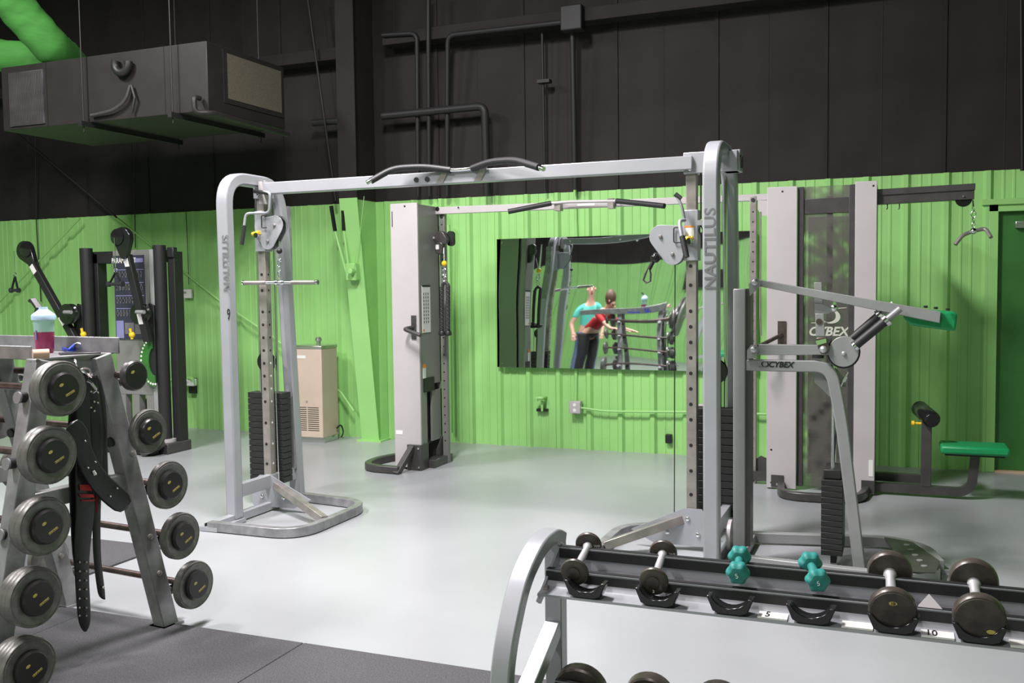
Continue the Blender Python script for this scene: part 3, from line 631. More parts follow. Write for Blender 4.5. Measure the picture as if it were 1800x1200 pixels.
# ================================================================== FAR MULTI STATION (centre tower, right tower, beam)
t = thing('far_multi_station', (-2, 7.5, 0), 'pale grey two tower cable station along the green wall', 'cable machine')
put('tower_front_shroud', B().box(-4.0, -3.745, 7.18, 7.2, .02, 2.265), SHROUD, t, bevel=.003)
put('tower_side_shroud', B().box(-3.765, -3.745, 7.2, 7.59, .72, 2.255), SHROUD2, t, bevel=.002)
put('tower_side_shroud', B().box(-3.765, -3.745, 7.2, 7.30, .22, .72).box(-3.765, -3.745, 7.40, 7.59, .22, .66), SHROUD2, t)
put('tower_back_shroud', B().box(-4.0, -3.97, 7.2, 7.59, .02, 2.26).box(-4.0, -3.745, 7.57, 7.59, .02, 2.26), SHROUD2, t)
put('slot_interior', B().box(-3.79, -3.775, 7.22, 7.56, .2, .8), BLKTXT, t)
put('slot_hood', B().box(-3.75, -3.735, 7.24, 7.43, .66, .78), BLKTXT, t)
put('exercise_placard', B().box(-3.745, -3.741, 7.24, 7.39, 1.17, 1.57), WHITE, t)
b = B()
for r_ in range(9):
    for k in range(3): b.box(-3.741, -3.7395, 7.26+k*.04, 7.275+k*.04, 1.25+r_*.03, 1.27+r_*.03)
put('placard_figures', b, GREYTXT, t); put('placard_header', B().box(-3.741, -3.7395, 7.24, 7.39, 1.56, 1.575), BLKTXT, t); put('placard_mark', B().box(-3.741, -3.7395, 7.24, 7.27, 1.185, 1.2), ORANGE, t)
put('warning_label', B().box(-3.745, -3.741, 7.235, 7.285, .78, .87), WHITE, t); put('warning_stripe', B().box(-3.7455, -3.740, 7.235, 7.285, .87, .9), ORANGE, t)
put('maker_label', B().box(-3.985, -3.92, 7.177, 7.18, .30, .335), WHITE, t); put('panel_bolt', disc((-3.86, 7.18, 2.24), FR, .008, .003), BLKTXT, t)
put('front_slot', B().box(-3.985, -3.978, 7.178, 7.181, 2.07, 2.2), BLKTXT, t)
put('base_leg_bracket', B().box(-3.87, -3.735, 7.155, 7.3, .0, .22), CHAR, t, bevel=.003)
put('base_loop', B().sweep(fillet([(-3.85, 6.98, .035), (-4.2, 7.0, .035), (-4.27, 7.3, .035), (-4.15, 7.62, .035), (-4.0, 7.7, .035)], .15, 6), .06, .06, (0, 0, 1)), CHAR, t, bevel=.008)
put('base_strut', B().sweep([(-3.82, 7.16, .2), (-3.87, 6.96, .0)], .05, .05, (1, 0, 0)), CHAR, t, bevel=.003)
bolts('bolt', [(-3.76, 7.155, .19), (-3.76, 7.155, .03)], FR, .01, CHROME, t)
put('rear_base_plate', B().prism([(-3.74, 7.45, .13), (-3.74, 7.45, .03), (-3.74, 7.62, .03), (-3.74, 7.62, .2), (-3.74, 7.56, .24)], (.008, 0, 0)), CHAR, t); put('rear_base_bar', B().box(-3.8, -3.68, 7.3, 7.66, .0, .07), CHAR, t, bevel=.004)
# handle bracket on centre tower
put('side_handle_plate', B().box(-3.815, -3.77, 7.17, 7.18, 1.12, 1.32), CHAR, t); put('side_handle', B().tube(fillet([(-3.8, 7.17, 1.22), (-3.84, 7.08, 1.21), (-3.66, 7.04, 1.16)], .04), .017), CHAR, t)
def ppost(x, y, zt, px0):
    ps = put('perforated_post', B().box(x-.025, x+.025, y-.025, y+.025, .0, zt), NICKEL if px0 else SHROUD2, t, bevel=.003)
    for k in range(26): put('peg_hole', disc((x, y-.025, .2+k*.076), FR, .007, .0012, 10), BLKTXT, ps)
    for q in (.03, zt-.03): put('rubber_plug', disc((x, y-.025, q), FR, .016, .004), BLK, ps)
ppost(-3.70, 7.58, 2.2, False); ppost(-1.035, 7.55, 2.22, True)
bm_ = put('top_beam', B().prism([(-3.84, 7.53, 2.19), (-.9, 7.53, 2.185), (-.9, 7.53, 2.235), (-3.84, 7.53, 2.252)], (0, .05, 0)), SHROUD, t, bevel=.003)
put('beam_label', B().prism([PY(1015, 358, 7.528), PY(1045, 357, 7.528), PY(1045, 361, 7.528), PY(1015, 362, 7.528)], (0, .001, 0)), WHITE, bm_)
put('rubber_plug', disc(PY(769, 367, 7.53), FR, .018, .006), BLKG, bm_); bolts('bolt', [PY(806, 365, 7.53)], FR, .01, CHROME, bm_)
put('beam_bracket', B().prism([PY(a_, b_, 7.5) for a_, b_ in ((746, 375), (762, 375), (762, 392), (757, 399), (746, 400))], (0, .02, 0)), SHROUD, t); put('beam_bracket', B().prism([PY(a_, b_, 7.5) for a_, b_ in ((1349, 352), (1332, 352), (1332, 368), (1338, 378), (1349, 380))], (0, .02, 0)), SHROUD, t)
put('chin_bar', B().tube([PY(*q) for q in ((895, 372, 7.32), (970, 357, 7.45), (1000, 354.5, 7.47), (1084, 353, 7.47), (1166, 362, 7.3))], .013, 10), SHROUD, t)
for a_, c_ in (((893, 372, 7.32), (969, 357, 7.45)), ((1084, 353, 7.47), (1168, 362, 7.3))): put('foam_grip', B().cyl(PY(*a_), PY(*c_), .021), GRIP, t)
for px_ in (982, 1075): put('bar_bracket', B().box(PY(px_-5, 355, 7.5).x, PY(px_+5, 355, 7.5).x, 7.46, 7.54, 2.17, 2.25), NICKEL, t)
# centre carriage
def plate(name, pix, y, th, m, par, bevel=0, lab=None): return put(name, B().prism([PY(a_, b_, y) for a_, b_ in pix], (0, th, 0)), m, par, bevel, label=lab)
c1, c2, c3 = PY(776, 416, 7.5), PY(775, 436, 7.5), PY(778, 404, 7.5)
put('swivel_pulley', B().prism([V((x, 7.46, z)) for x, z in circhull([(c1.x, c1.z, .05), (c1.x+.03, c1.z-.03, .04)])], (0, .06, 0)).prism([V((x, 7.45, z)) for x, z in circhull([(c1.x-.0, c2.z+.02, .035), (c2.x, c2.z-.02, .035)])], (0, .05, 0)), CHAR, t, bevel=.008)
put('swivel_rear_pulley', B().prism([V((x, 7.54, z)) for x, z in circhull([(c1.x+.06, c1.z+.02, .03), (c1.x+.06, c1.z-.05, .03)])], (0, .05, 0)), BLK, t)
put('warning_label', B().box(c1.x-.03, c1.x+.0, 7.445, 7.45, c1.z-.11, c1.z-.07), WHITE, t); put('locking_pin', B().cyl((c1.x-.1, 7.48, c1.z-.01), (c1.x-.03, 7.48, c1.z-.01), .012), MIDG, t)
# triceps rope
ym = 7.4
r0 = PY(783, 500, ym); t2 = thing('triceps_rope', PY(783, 590, ym), 'black twisted pull down rope hanging by the centre tower', 'rope')
put('stop_ball', B().ball(PY(781, 463, ym), .025), YELLOW, t2, label='yellow stop ball'); put('cable', B().cyl(PY(780, 436, ym+.04), PY(781, 463, ym), .004), CHROME, t2)
b = B(); chainlink(b, PY(781, 478, ym), .03); chainlink(b, PY(782, 490, ym), .022); put('snap_link', b, CHROME, t2)
for px_ in (777, 788):
    P_ = fillet([PY(783, 497, ym), PY(px_, 503, ym), PY(px_, 578, ym)], .04, 4); A_ = PY(px_, 503, ym); Z_ = PY(px_, 580, ym)
    for ph_ in (0, 2.09, 4.19):
        n = 60; st = [A_.lerp(Z_, k/n)+V((.009*math.cos(k*.75+ph_), .009*math.sin(k*.75+ph_), 0)) for k in range(n+1)]
        put('rope_strand', B().tube(st, .0095, 6), ROPEM, t2)
    put('rope_end', B().lathe(PY(px_, 590, ym), (0, 0, 1), [(.014, 0), (.03, .008), (.03, .03), (.02, .045)], 14), BLK, t2)
put('rope_loop', B().tube(arc(PY(783, 503, ym), .029, 0, 180, 8), .014, 8), ROPEM, t2)
# right tower
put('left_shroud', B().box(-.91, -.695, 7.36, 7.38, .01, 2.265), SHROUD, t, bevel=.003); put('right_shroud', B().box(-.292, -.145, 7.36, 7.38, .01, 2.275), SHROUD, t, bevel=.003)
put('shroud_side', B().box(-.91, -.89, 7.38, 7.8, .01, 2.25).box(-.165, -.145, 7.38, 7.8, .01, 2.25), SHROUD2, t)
put('shield_frame', B().box(-.695, -.65, 7.39, 7.43, .03, 2.26).box(-.335, -.292, 7.39, 7.43, .03, 2.26).box(-.65, -.335, 7.40, 7.43, 2.06, 2.17), CHAR, t, bevel=.002)
put('smoked_shield', B().box(-.65, -.335, 7.41, 7.413, .03, 2.26), SHLD, t)
put('rear_shield', B().box(-.65, -.335, 7.79, 7.793, .03, 2.06), SHLD, t)
put('inner_column', B().box(-.50, -.46, 7.6, 7.66, .03, 2.2), CHAR, t)
for k in range(12): put('weight_plate', B().box(-.62, -.36, 7.55, 7.7, .1+k*.045, .141+k*.045), IRON, t)
# swoosh + lettering on shield
sy = 7.408
text('lettering', 'CYBEX', PY(1455, 583, sy), .092, CREAM, t, shear=.25, bold=.03, sx=.98, ext=.0004)
def swoosh(cpx, cpy, W_, H_, y, m, par, flip=1):
    def q(a_, b_): return PY(cpx+a_*W_, cpy+b_*H_, y)
    def cres(a0, a1, t0):
        o_, i_ = [], []
        for k in range(15):
            a_ = math.radians(a0+(a1-a0)*k/14); w_ = t0*math.sin(math.pi*k/14)**.8+.02
            ex_, ez_ = math.cos(a_), math.sin(a_); sk = .35*-ez_
            o_.append((ex_+sk*-.4, ez_*.8)); i_.append((ex_*(1-w_)+sk*-.4, ez_*.8*(1-w_)))
        put('logo_swoosh', B().prism([q(*p) for p in o_+i_[::-1]], (0, .0015, 0)), m, par, smooth=False)
    cres(-70, 120, .42); cres(110, 290, .30)
    put('logo_swoosh', B().prism([q(-1.7, .70), q(-.2, .62), q(-.2, .72), q(-1.7, .76)], (0, .0015, 0)), m, par, smooth=False); put('logo_swoosh', B().prism([q(.1, -.76), q(1.6, -.88), q(1.6, -.82), q(.2, -.66)], (0, .0015, 0)), m, par, smooth=False)
swoosh(1458, 555, 19, 17, sy, CREAM, t)
put('base_bumper', B().sweep(fillet([(-.80, 7.36, .035), (-.77, 7.0, .035), (-.24, 7.02, .035), (-.2, 7.36, .035)], .18, 7), .06, .05, (0, 0, 1)), CHAR, t, bevel=.008)
for x in (-.83, -.19): put('foot_bracket', B().box(x-.045, x+.045, 7.35, 7.36, .02, .11), CHAR, t); bolts('bolt', [(x, 7.35, .04)], FR, .01, CHROME, t)
put('maker_label', B().box(-.185, -.155, 7.357, 7.36, .14, .26), WHITE, t); bolts('panel_bolt', [(-.875, 7.36, .05), (-.875, 7.36, .3), (-.8, 7.36, 2.23), (-.17, 7.36, 2.24)], FR, .008, BLKTXT, t, .003)
plate('rear_pulley_cover', [(1327, 845), (1327, 808), (1337, 801), (1348, 806), (1350, 845)], 7.55, .02, CHAR, t); put('low_stretcher', B().box(-1.03, -.88, 7.5, 7.55, .03, .1), CHAR, t)
# lat arm
put('lat_arm', B().prism([(-.15, 7.42, 2.11), (.487, 7.42, 2.12), (.487, 7.42, 2.225), (-.15, 7.42, 2.215)], (0, .07, 0)), CHAR, t, bevel=.003)
put('lat_arm_cap', B().prism([(-.15, 7.41, 2.175), (.492, 7.41, 2.185), (.492, 7.41, 2.228), (-.15, 7.41, 2.218)], (0, .09, 0)), CHAR, t)
put('lat_pulley', B().lathe((.42, 7.44, 2.125), FR, [(.05, -.02), (.055, 0), (.055, .01)], 24), BLKG, t); bolts('bolt', [(.42, 7.42, 2.14)], FR, .008, CHROME, t)
for px_ in (1560, 1581): put('hook', B().tube([PY(px_, 358, 7.45), PY(px_, 366, 7.45), PY(px_-2, 368, 7.45)], .004, 6), BLK, t)
put('side_arm_plate', B().box(-.83, -.77, 7.35, 7.36, 1.05, 1.27), BARST, t); put('side_arm', B().tube([(-.80, 7.35, 1.17), (-.93, 7.15, 1.10), (-1.0, 7.1, 1.08)], .015), BARST, t)
# row seat
put('base_tube', B().sweep(fillet([(-.15, 7.45, .05), (.44, 7.45, .05), (.50, 7.45, .10), (.52, 7.45, .33)], .14, 6), .06, .06, (0, 1, 0)), CHAR, t, bevel=.006)
put('rear_base_tube', B().sweep([(-.15, 7.6, .1), (.2, 7.6, .1)], .05, .06, (0, 1, 0)), CHAR, t)
put('knee_post', B().box(.165, .235, 7.42, 7.48, .07, .57), CHAR, t, bevel=.004)
kp = B().lathe((.15, 7.60, .625), (.35, -1, -.22), [(.01, 0), (.05, .004), (.058, .015), (.058, .26), (.05, .272), (.01, .276)], 20); put('knee_roller', kp, BLKG, t)
put('adjust_knob', B().lathe((.10, 7.45, .53), (1, 0, 0), [(.018, 0), (.018, .02), (.009, .025), (.009, .07)], 12), YELLOW, t)
put('seat_pad', B().box(.29, .73, 7.33, 7.60, .335, .395), GRNPAD, t, bevel=.018)
put('seat_plate', B().box(.32, .70, 7.36, 7.57, .322, .336), BLK, t)
# V bar on lat pulley
t2 = thing('angled_cable_bar', (.48, 7.4, 1.85), 'angled steel lat bar hanging from the charcoal arm at right', 'cable bar')
put('bar', B().tube(fillet([PY(1679, 430, 7.34), PY(1692, 413, 7.36), PY(1711, 406, 7.4), PY(1732, 401, 7.42), PY(1742, 417, 7.35)], .03, 4), .0135, 12), NICKEL, t2)
put('hub', B().ball(PY(1711, 406, 7.38), .022), CHROME, t2); b = B()
for k, yy in enumerate((367, 377, 387, 396)): chainlink(b, PY(1711, yy, 7.4), .025 if k in (1,) else .018, V((1, 0, 0)) if k % 2 else V((.5, .8, 0)))
put('chain', b, CHROME, t2); put('cable', B().cyl(PY(1710, 352, 7.4), PY(1711, 362, 7.4), .005), BLK, t2)
# hanging cord near the far post
pipe('steel_cable', [PY(1337, 372, 7.5), PY(1336, 560, 7.5), PY(1338, 590, 7.5)], .006, NICKEL, 'steel cable hanging beside the far perforated post', 'cable')
# ================================================================== STANDING CALF / LEVER MACHINE (front right)
Y0 = 5.35
t = thing('lever_machine', (-.4, 5.5, 0), 'silver grey lever machine with a weight stack and round black roller grips', 'exercise machine')
put('rear_upright', B().box(-.838, -.772, 5.32, 5.38, .03, 1.527), MIDG, t, bevel=.005); put('upright_channel', B().box(-.772, -.745, 5.33, 5.44, .1, 1.527), CHAR, t)
plate('pivot_plate', [(1316, 500), (1324, 490), (1333, 490), (1338, 499), (1334, 505), (1318, 520)], Y0-.035, .008, MIDG, t)
put('upper_lever', B().prism([PY(a_, b_, Y0-.02) for a_, b_ in ((1332, 491), (1654, 548), (1652, 568), (1334, 503))], (0, .045, 0)), MIDG, t, bevel=.003)
put('pivot_bolt', dome(PY(1327, 496, Y0-.035), .02, .018), BOLTM, t)
pd = put('shoulder_pad', B().prism([PY(a_, b_, Y0+.03) for a_, b_ in ((1586, 556), (1600, 543), (1675, 548), (1684, 552), (1680, 582), (1660, 580), (1600, 572))], (0, .14, 0)), GRNPAD, t, bevel=.012)
put('shoulder_pad', B().prism([PY(a_, b_, Y0-.14) for a_, b_ in ((1660, 552), (1680, 556), (1676, 580), (1658, 578))], (0, .12, 0)), GRNPAD, t, bevel=.012) if False else None
for px_ in (1627, 1645, 1666): put('pad_bolt', disc(PY(px_, 541+(px_-1627)*.12, Y0+.01), (0, 0, 1), .01, .012), CAP, t)
put('lower_lever', B().prism([PY(a_, b_, Y0-.02) for a_, b_ in ((1334, 605), (1470, 607), (1470, 624), (1330, 624))], (0, .045, 0)), MIDG, t, bevel=.003)
plate('pivot_plate', [(1313, 616), (1320, 606), (1330, 606), (1334, 615), (1328, 629), (1313, 631)], Y0-.035, .008, MIDG, t); put('pivot_bolt', dome(PY(1325, 614, Y0-.035), .02, .018), BOLTM, t)
put('frame_tube', B().sweep(fillet([PY(1312, 641, Y0), PY(1400, 643, Y0), PY(1460, 643, Y0), PY(1478, 730, Y0), PY(1512, 1005, Y0)], .18, 8), .05, .062, (0, 1, 0)), MIDG, t, bevel=.006)
text('lettering', 'CYBEX', PY(1372, 641, Y0-.027), .042, BLKTXT, t, shear=.25, bold=.03, sx=1.0, ext=.0004); swoosh(1345, 640, 7, 6, Y0-.028, BLKTXT, t)
plate('cam_disc', [(1483+27*math.cos(a_*math.pi/12), 618+27*math.sin(a_*math.pi/12)) for a_ in range(24)], Y0-.03, .04, MIDG, t, .003)
put('cam_rim', B().tube([PY(1483+28*math.cos(a_*math.pi/12), 618+28*math.sin(a_*math.pi/12), Y0-.01) for a_ in range(-4, 16)], .005, 8), BLK, t); put('cam_bolt', dome(PY(1483, 621, Y0-.03), .012, .01), BOLTM, t)
for (a0, b0, a1, b1, y) in ((1496, 597, 1544, 556, Y0+.03), (1505, 606, 1555, 565, Y0-.06)):
    p0, p1 = PY(a0, b0, y), PY(a1, b1, y)
    put('roller_grip', B().cyl(p0, p1, .024, n=18), GRIP, t); dr = (p1-p0).normalized()
    put('roller_collar', B().cyl(p1, p1+dr*.02, .034, n=18), CHROME, t); put('roller_collar', B().cyl(p0-dr*.015, p0, .028, n=18), CHROME, t); put('roller_axle', B().cyl(p1+dr*.02, p1+dr*.1, .017), MIDG, t)
# linkage
plate('link_bar', [(1431, 496), (1444, 496), (1447, 540), (1432, 540)], Y0+.06, .03, MIDG, t, .002)
plate('link_block', [(1432, 534), (1445, 534), (1470, 544), (1455, 552), (1432, 552)], Y0+.02, .03, MIDG, t, .002)
plate('link_plate', [(1433, 551), (1448, 551), (1450, 591), (1434, 591)], Y0-.04, .02, MIDG, t, .002); put('link_boss', disc(PY(1440, 565, Y0-.04), FR, .016, .004), BARST, t)
plate('clevis', [(1434, 594), (1453, 592), (1458, 612), (1452, 623), (1443, 622), (1438, 612)], Y0-.05, .02, BARST, t, .003); plate('clevis_clip', [(1434, 599), (1452, 595), (1453, 602), (1436, 607)], Y0-.055, .01, CHROME, t)
put('clevis_bolt', dome(PY(1447, 614, Y0-.05), .02, .018), BOLTM, t); put('ball_joint', B().ball(PY(1466, 541, Y0-.0), .022).cyl(PY(1466, 541, Y0), PY(1467, 530, Y0), .012), CHROME, t)
put('rubber_stop', B().cyl(PY(1438, 629, Y0), PY(1438, 624, Y0), .03), BLK, t)
plate('cam_guard', [(1430, 652), (1432, 672), (1460, 698), (1478, 700), (1470, 670), (1450, 648)], Y0+.03, .02, MIDG, t); plate('cam_strap', [(1446, 635), (1465, 642), (1480, 660), (1487, 680), (1482, 680), (1470, 662), (1446, 648)], Y0+.04, .02, MIDG, t)
put('tension_rod', B().cyl(PY(1490, 654, Y0), PY(1477, 679, Y0), .006).cyl(PY(1486, 662, Y0), PY(1482, 670, Y0), .012), CHROME, t); put('stack_cable', B().cyl(PY(1476, 682, Y0+.03), PY(1465, 815, Y0+.03), .005), BLK, t)
# weight stack
wa, wb_ = PY(1444, 835, Y0).x, PY(1482, 835, Y0).x; z1 = PY(1463, 842, Y0).z; z0 = PY(1463, 975, Y0).z
n = 13
for k in range(n): put('weight_plate', B().box(wa, wb_, Y0-.02, Y0+.24, z0+(z1-z0)*k/n, z0+(z1-z0)*(k+.93)/n), IRON, t, bevel=.002)
put('stack_head', B().box(wa+.01, wb_-.01, Y0, Y0+.22, z1, z1+.05), IRON, t, bevel=.004); put('stack_pedestal', B().box(wa+.045, wb_-.035, Y0+.05, Y0+.15, .03, z0), BLK, t)
for yy in (.03, .2): put('guide_rod', B().cyl(((wa+wb_)/2, Y0+yy, z0), ((wa+wb_)/2, Y0+yy, 1.12), .009), CHROME, t)
# base
put('front_base_rail', B().sweep(fillet([PZ(1312, 985, .04), PZ(1500, 1008, .04), (.08, 5.2, .04), (.2, 5.35, .04)], .12, 6), .06, .05, (0, 0, 1)), MIDG, t, bevel=.004)
put('rear_base_rail', B().sweep(fillet([(-.8, 5.77, .04), (-.02, 5.93, .04), (.16, 5.8, .04), (.22, 5.50, .04)], .12, 6), .06, .05, (0, 0, 1)), MIDG, t, bevel=.004)
put('base_end_bar', B().box(-.84, -.77, 5.28, 5.8, .015, .065), MIDG, t, bevel=.004)
fp = put('foot_plate', B().prism([(-.06, 5.86, .075), (.09, 5.80, .075), (.22, 5.45, .075), (.19, 5.22, .075), (.06, 5.2, .075)], (0, 0, .006)), CHAR, t)
b = B()
for k in range(5): b.lathe((.06+.02*k, 5.72-.1*k, .081), (0, 0, 1), [(.016, 0), (.016, .003)], 12)
put('tread_rings', b, MIDG, fp); put('foot_tab', B().box(.19, .28, 5.50, 5.56, 0, .02), MIDG, t)
# ================================================================== DUMBBELL RACK
ex = -1.04; rx1 = 1.7
t = thing('dumbbell_rack', (.3, 2.8, 0), 'silver two tier dumbbell rack in the lower right foreground', 'dumbbell rack')
def endframe(x):
    path = fillet([(x, 3.06, .69), (x, 2.99, .722), (x, 2.86, .722), (x, 2.70, .655), (x, 2.585, .50), (x, 2.545, .40), (x, 2.54, .0)], .09, 5)
    put('curved_end_tube', B().sweep(path, .062, .05, (1, 0, 0)), SILVER, t, bevel=.006)
    put('rear_leg', B().box(x-.03, x+.03, 3.0, 3.06, 0, .69), SILVER, t, bevel=.004)
    put('lower_brace', B().sweep([(x, 3.0, .40), (x, 2.57, .20)], .055, .055, (1, 0, 0)), SILVER, t, bevel=.004)
    put('end_plate', B().prism([(x+.035, 2.745, .575), (x+.035, 2.77, .56), (x+.035, 3.0, .665), (x+.035, 2.975, .705)], (.008, 0, 0)), SILVER, t)
    put('end_bolt', disc((x+.043, 2.80, .60), (1, 0, 0), .012, .014, 8), NICKEL, t)
endframe(ex-.035); endframe(rx1)
sp_ = PY(1633, 1055, 2.86)
put('splice_bracket', B().add([(sp_.x-.03, 2.85, .651), (sp_.x+.035, 2.85, .651), (sp_.x+.035, 2.90, .635), (sp_.x-.03, 2.90, .635), (sp_.x, 2.87, .685)], [(0, 1, 2, 3), (0, 1, 4), (1, 2, 4), (2, 3, 4), (3, 0, 4)]), SHROUD, t)
def tier(dz, dy, nm=''):
    put('rear_rail', B().box(ex, rx1, 2.955+dy, 2.975+dy,   .59+dz, .695+dz), SILVER, t, bevel=.002); put('rubber_strip', B().box(ex, rx1, 2.949+dy, 2.955+dy, .66+dz, .69+dz), BLK, t)
    put('front_rail', B().box(ex, rx1, 2.845+dy, 2.865+dy, .585+dz, .65+dz), SILVER, t, bevel=.002); put('rubber_strip', B().box(ex, rx1, 2.839+dy, 2.845+dy, .612+dz, .644+dz), BLK, t)
    put('rubber_strip', B().box(ex, rx1, 2.845+dy, 2.865+dy, .65+dz, .6515+dz).box(ex, rx1, 2.955+dy, 2.975+dy, .695+dz, .6965+dz), BLK, t)
    put('trough', B().prism([(ex, 2.86+dy, .61+dz), (ex, 2.955+dy, .63+dz), (ex, 2.955+dy, .626+dz), (ex, 2.86+dy, .606+dz)], (rx1-ex, 0, 0)), SILVER2, t)
    put('shelf', B().prism([(ex, 2.758+dy, .596+dz), (ex, 2.825+dy, .602+dz), (ex, 2.845+dy, .622+dz), (ex, 2.845+dy, .616+dz), (ex, 2.825+dy, .596+dz), (ex, 2.758+dy, .588+dz)], (rx1-ex, 0, 0)), SILVER, t)
tier(0, 0); tier(-.44, -.04)
SP = [PY(px_, py_, 2.76).x for px_, py_ in ((1028, 1040), (1155, 1052), (1283, 1065), (1425, 1080), (1570, 1095), (1722, 1112))]
SP += [SP[-1]+.215*(k+1) for k in range(5)]
def saddle(x, dz=0, dy=0):
    y0, y1 = 2.755+dy, 2.80+dy; zb = .602+dz
    top = [(x+.058*math.cos(math.radians(a_)), zb+.070+.055*math.sin(math.radians(a_))) for a_ in range(205, 336, 13)]
    prof = [(x-.068, zb+.047)]+top+[(x+.068, zb+.047), (x+.05, zb+.004), (x+.03, zb-.004), (x-.03, zb-.004), (x-.05, zb+.004)]
    s_ = put('saddle', B().prism([V((a_, y0, z)) for a_, z in prof], (0, y1-y0, 0)), BLKG, t, bevel=.003)
    put('saddle_screw', disc((x, y0+.02, zb+.009), (0, -.3, 1), .008, .002, 10), NICKEL, s_)
for x in SP: saddle(x); saddle(x, -.44, -.04)
def sticker(px_, py_, s_):
    p = PZ(px_, py_, .602); st = put('number_sticker', B().box(p.x-.030, p.x+.052, 2.760, 2.810, .5975, .6028), WHITE, t)
    if s_: text('numeral', s_, (p.x-.004, 2.785, .6034), .062, BLKTXT, st, ax=(1, 0, 0), ay=(0, 1, 0), bold=.008, ext=.0004, sx=.5)
sticker(1352, 1081, '5'); sticker(1500, 1096, ''); sticker(1640, 1111, '10'); sticker(1795, 1124, '')
t['label'] = 'silver two tier dumbbell rack in the lower right foreground'
# dumbbells
def rdumb(fp_, bp_, r, th, cap, hr, lab, num=None, front=True):
    a_, c_ = V(fp_), V(bp_); dr = (c_-a_).normalized(); L = (c_-a_).length
    nz_ = (V((0, 0, 1))-dr*dr.z).normalized(); nx_ = nz_.cross(-dr).normalized() if False else dr.cross(nz_).normalized()
    o = thing('dumbbell', (a_+c_)/2-V((0, 0, r)), lab, 'dumbbell')
    put('handle', B().lathe(a_, dr, [(hr*1.35, .01), (hr*1.5, th), (hr, th+.018), (hr*1.12, L/2), (hr, L-th-.018), (hr*1.5, L-th), (hr*1.35, L-.01)], 16), HANDM, o)
    for e, d_ in ((a_, dr), (c_, -dr)):
        h = put('weight_head', B().lathe(e-d_*th*.5, d_, [(cap*.6, -.006), (cap, -.004), (cap, 0), (r*.84, .0), (r*.95, .003), (r, .009), (r, th-.006), (r*.94, th), (hr*1.3, th)], 28), BRONZE, o)
        if e is a_:
            if num:
                oc = (0, .45) if num != '12' else (.42, -.42)
                if cap > r*.5: put('number_oval', B().prism([e-d_*(th*.5+.0062)+nx_*(.011*math.cos(k*math.pi/8)+r*oc[0])+nz_*(.006*math.sin(k*math.pi/8)+r*oc[1]) for k in range(16)], -d_*.0006), GOLD, h)
                if num != '12' and num != '35': text('number', num, e-d_*(th*.5+(.0072 if cap > r*.5 else .0012))+nz_*(r*.45 if cap > r*.5 else -r*.66), .012 if cap > r*.5 else .013, BLKTXT if cap > r*.5 else WHITE, h, ax=nx_, ay=nz_, bold=.02, ext=.0006)
            else: pass
        else: text('number', 'WF' if num is None or cap < r*.5 else num, e+d_*(th*.5+.0012)+nx_*(r*.66), .014, WHITE if cap < r*.5 else BRONZE, h, ax=nx_, ay=nz_, ext=.0004)
    return o
FY, BYY = 2.80, 2.99
rdumb(PY(1010, 1005, FY), PY(1035, 957, BYY), .045, .017, .019, .011, 'small round iron dumbbell with chrome handle, nearest the left end of the rack', '3')
rdumb(PY(1149, 1021, FY), PY(1166, 971, BYY), .045, .018, .019, .011, 'small round iron dumbbell with chrome handle, second from the rack end', '3')
rdumb(PY(1569, 1070, FY-.02), PY(1564, 1003, BYY+.01), .063, .033, .058, .013, 'large round dark bronze dumbbell marked 10, left of the last pair', '10')
rdumb(PY(1721, 1084, FY-.02), PY(1711, 1020, BYY+.01), .066, .036, .060, .013, 'large round dark bronze dumbbell at the right end of the top row', '12')
def hexd(fp_, bp_, lab):
    a_, c_ = V(fp_), V(bp_); dr = (c_-a_).normalized(); u_, w_ = perp(dr); L = (c_-a_).length
    o = thing('dumbbell', (a_+c_)/2-V((0, 0, .035)), lab, 'dumbbell', 'teal vinyl dumbbells')
    put('handle', B().lathe(a_, dr, [(.014, 0), (.013, L*.4), (.0145, L*.5), (.013, L*.6), (.014, L)], 14), TEAL, o)
    for e, d_ in ((a_, dr), (c_, -dr)):
        b = B(); R_ = [(.012, -.026), (.024, -.024), (.0345, -.012), (.0345, .012), (.024, .024), (.012, .026)]; n_ = 32; vs = []; fs = []
        for r, tt in R_:
            for k in range(n_):
                an = 2*math.pi*k/n_; rr = r*(1+.09*math.cos(6*an)); vs.append(e+d_*tt+u_*(rr*math.cos(an))+w_*(rr*math.sin(an)))
        for i in range(len(R_)-1):
            for k in range(n_): k2 = (k+1) % n_; fs.append((i*n_+k, i*n_+k2, (i+1)*n_+k2, (i+1)*n_+k))
        fs.append(tuple(range(n_))[::-1]); m0 = (len(R_)-1)*n_; fs.append(tuple(range(m0, m0+n_)))
        b.add(vs, fs); h = put('weight_head', b, TEAL, o)
        h.modifiers.new('s', 'SUBSURF').render_levels = 1
        if e is a_: text('number', '5', e-d_*.0262+V((-.002, -.0005, 0)), .02, WHITE, h, ax=(1, 0, .3), ay=(-.3, 0, 1), ext=.001)
hexd(PY(1297, 1006, 2.86), PY(1300, 978, 2.97), 'teal vinyl dumbbell on the rack, left of the teal pair')
hexd(PY(1437, 1019, 2.86), PY(1424, 989, 2.98), 'teal vinyl dumbbell on the rack, right of the teal pair')
lowl = ['large dark round dumbbell on the lower tier, nearest the rack end', 'large dark round dumbbell on the lower tier, second from the rack end', 'large dark round dumbbell on the lower tier, third from the rack end, barely in view']
for k, (px_, py_, r) in enumerate(((1022, 1219, .088), (1143, 1232, .080), (1265, 1246, .078))):
    p = PY(px_, py_-8, 2.97); r *= 1.02; rdumb(p-V((0, .24, .05)), p, r, .05, r*.9, .014, lowl[k], '35')
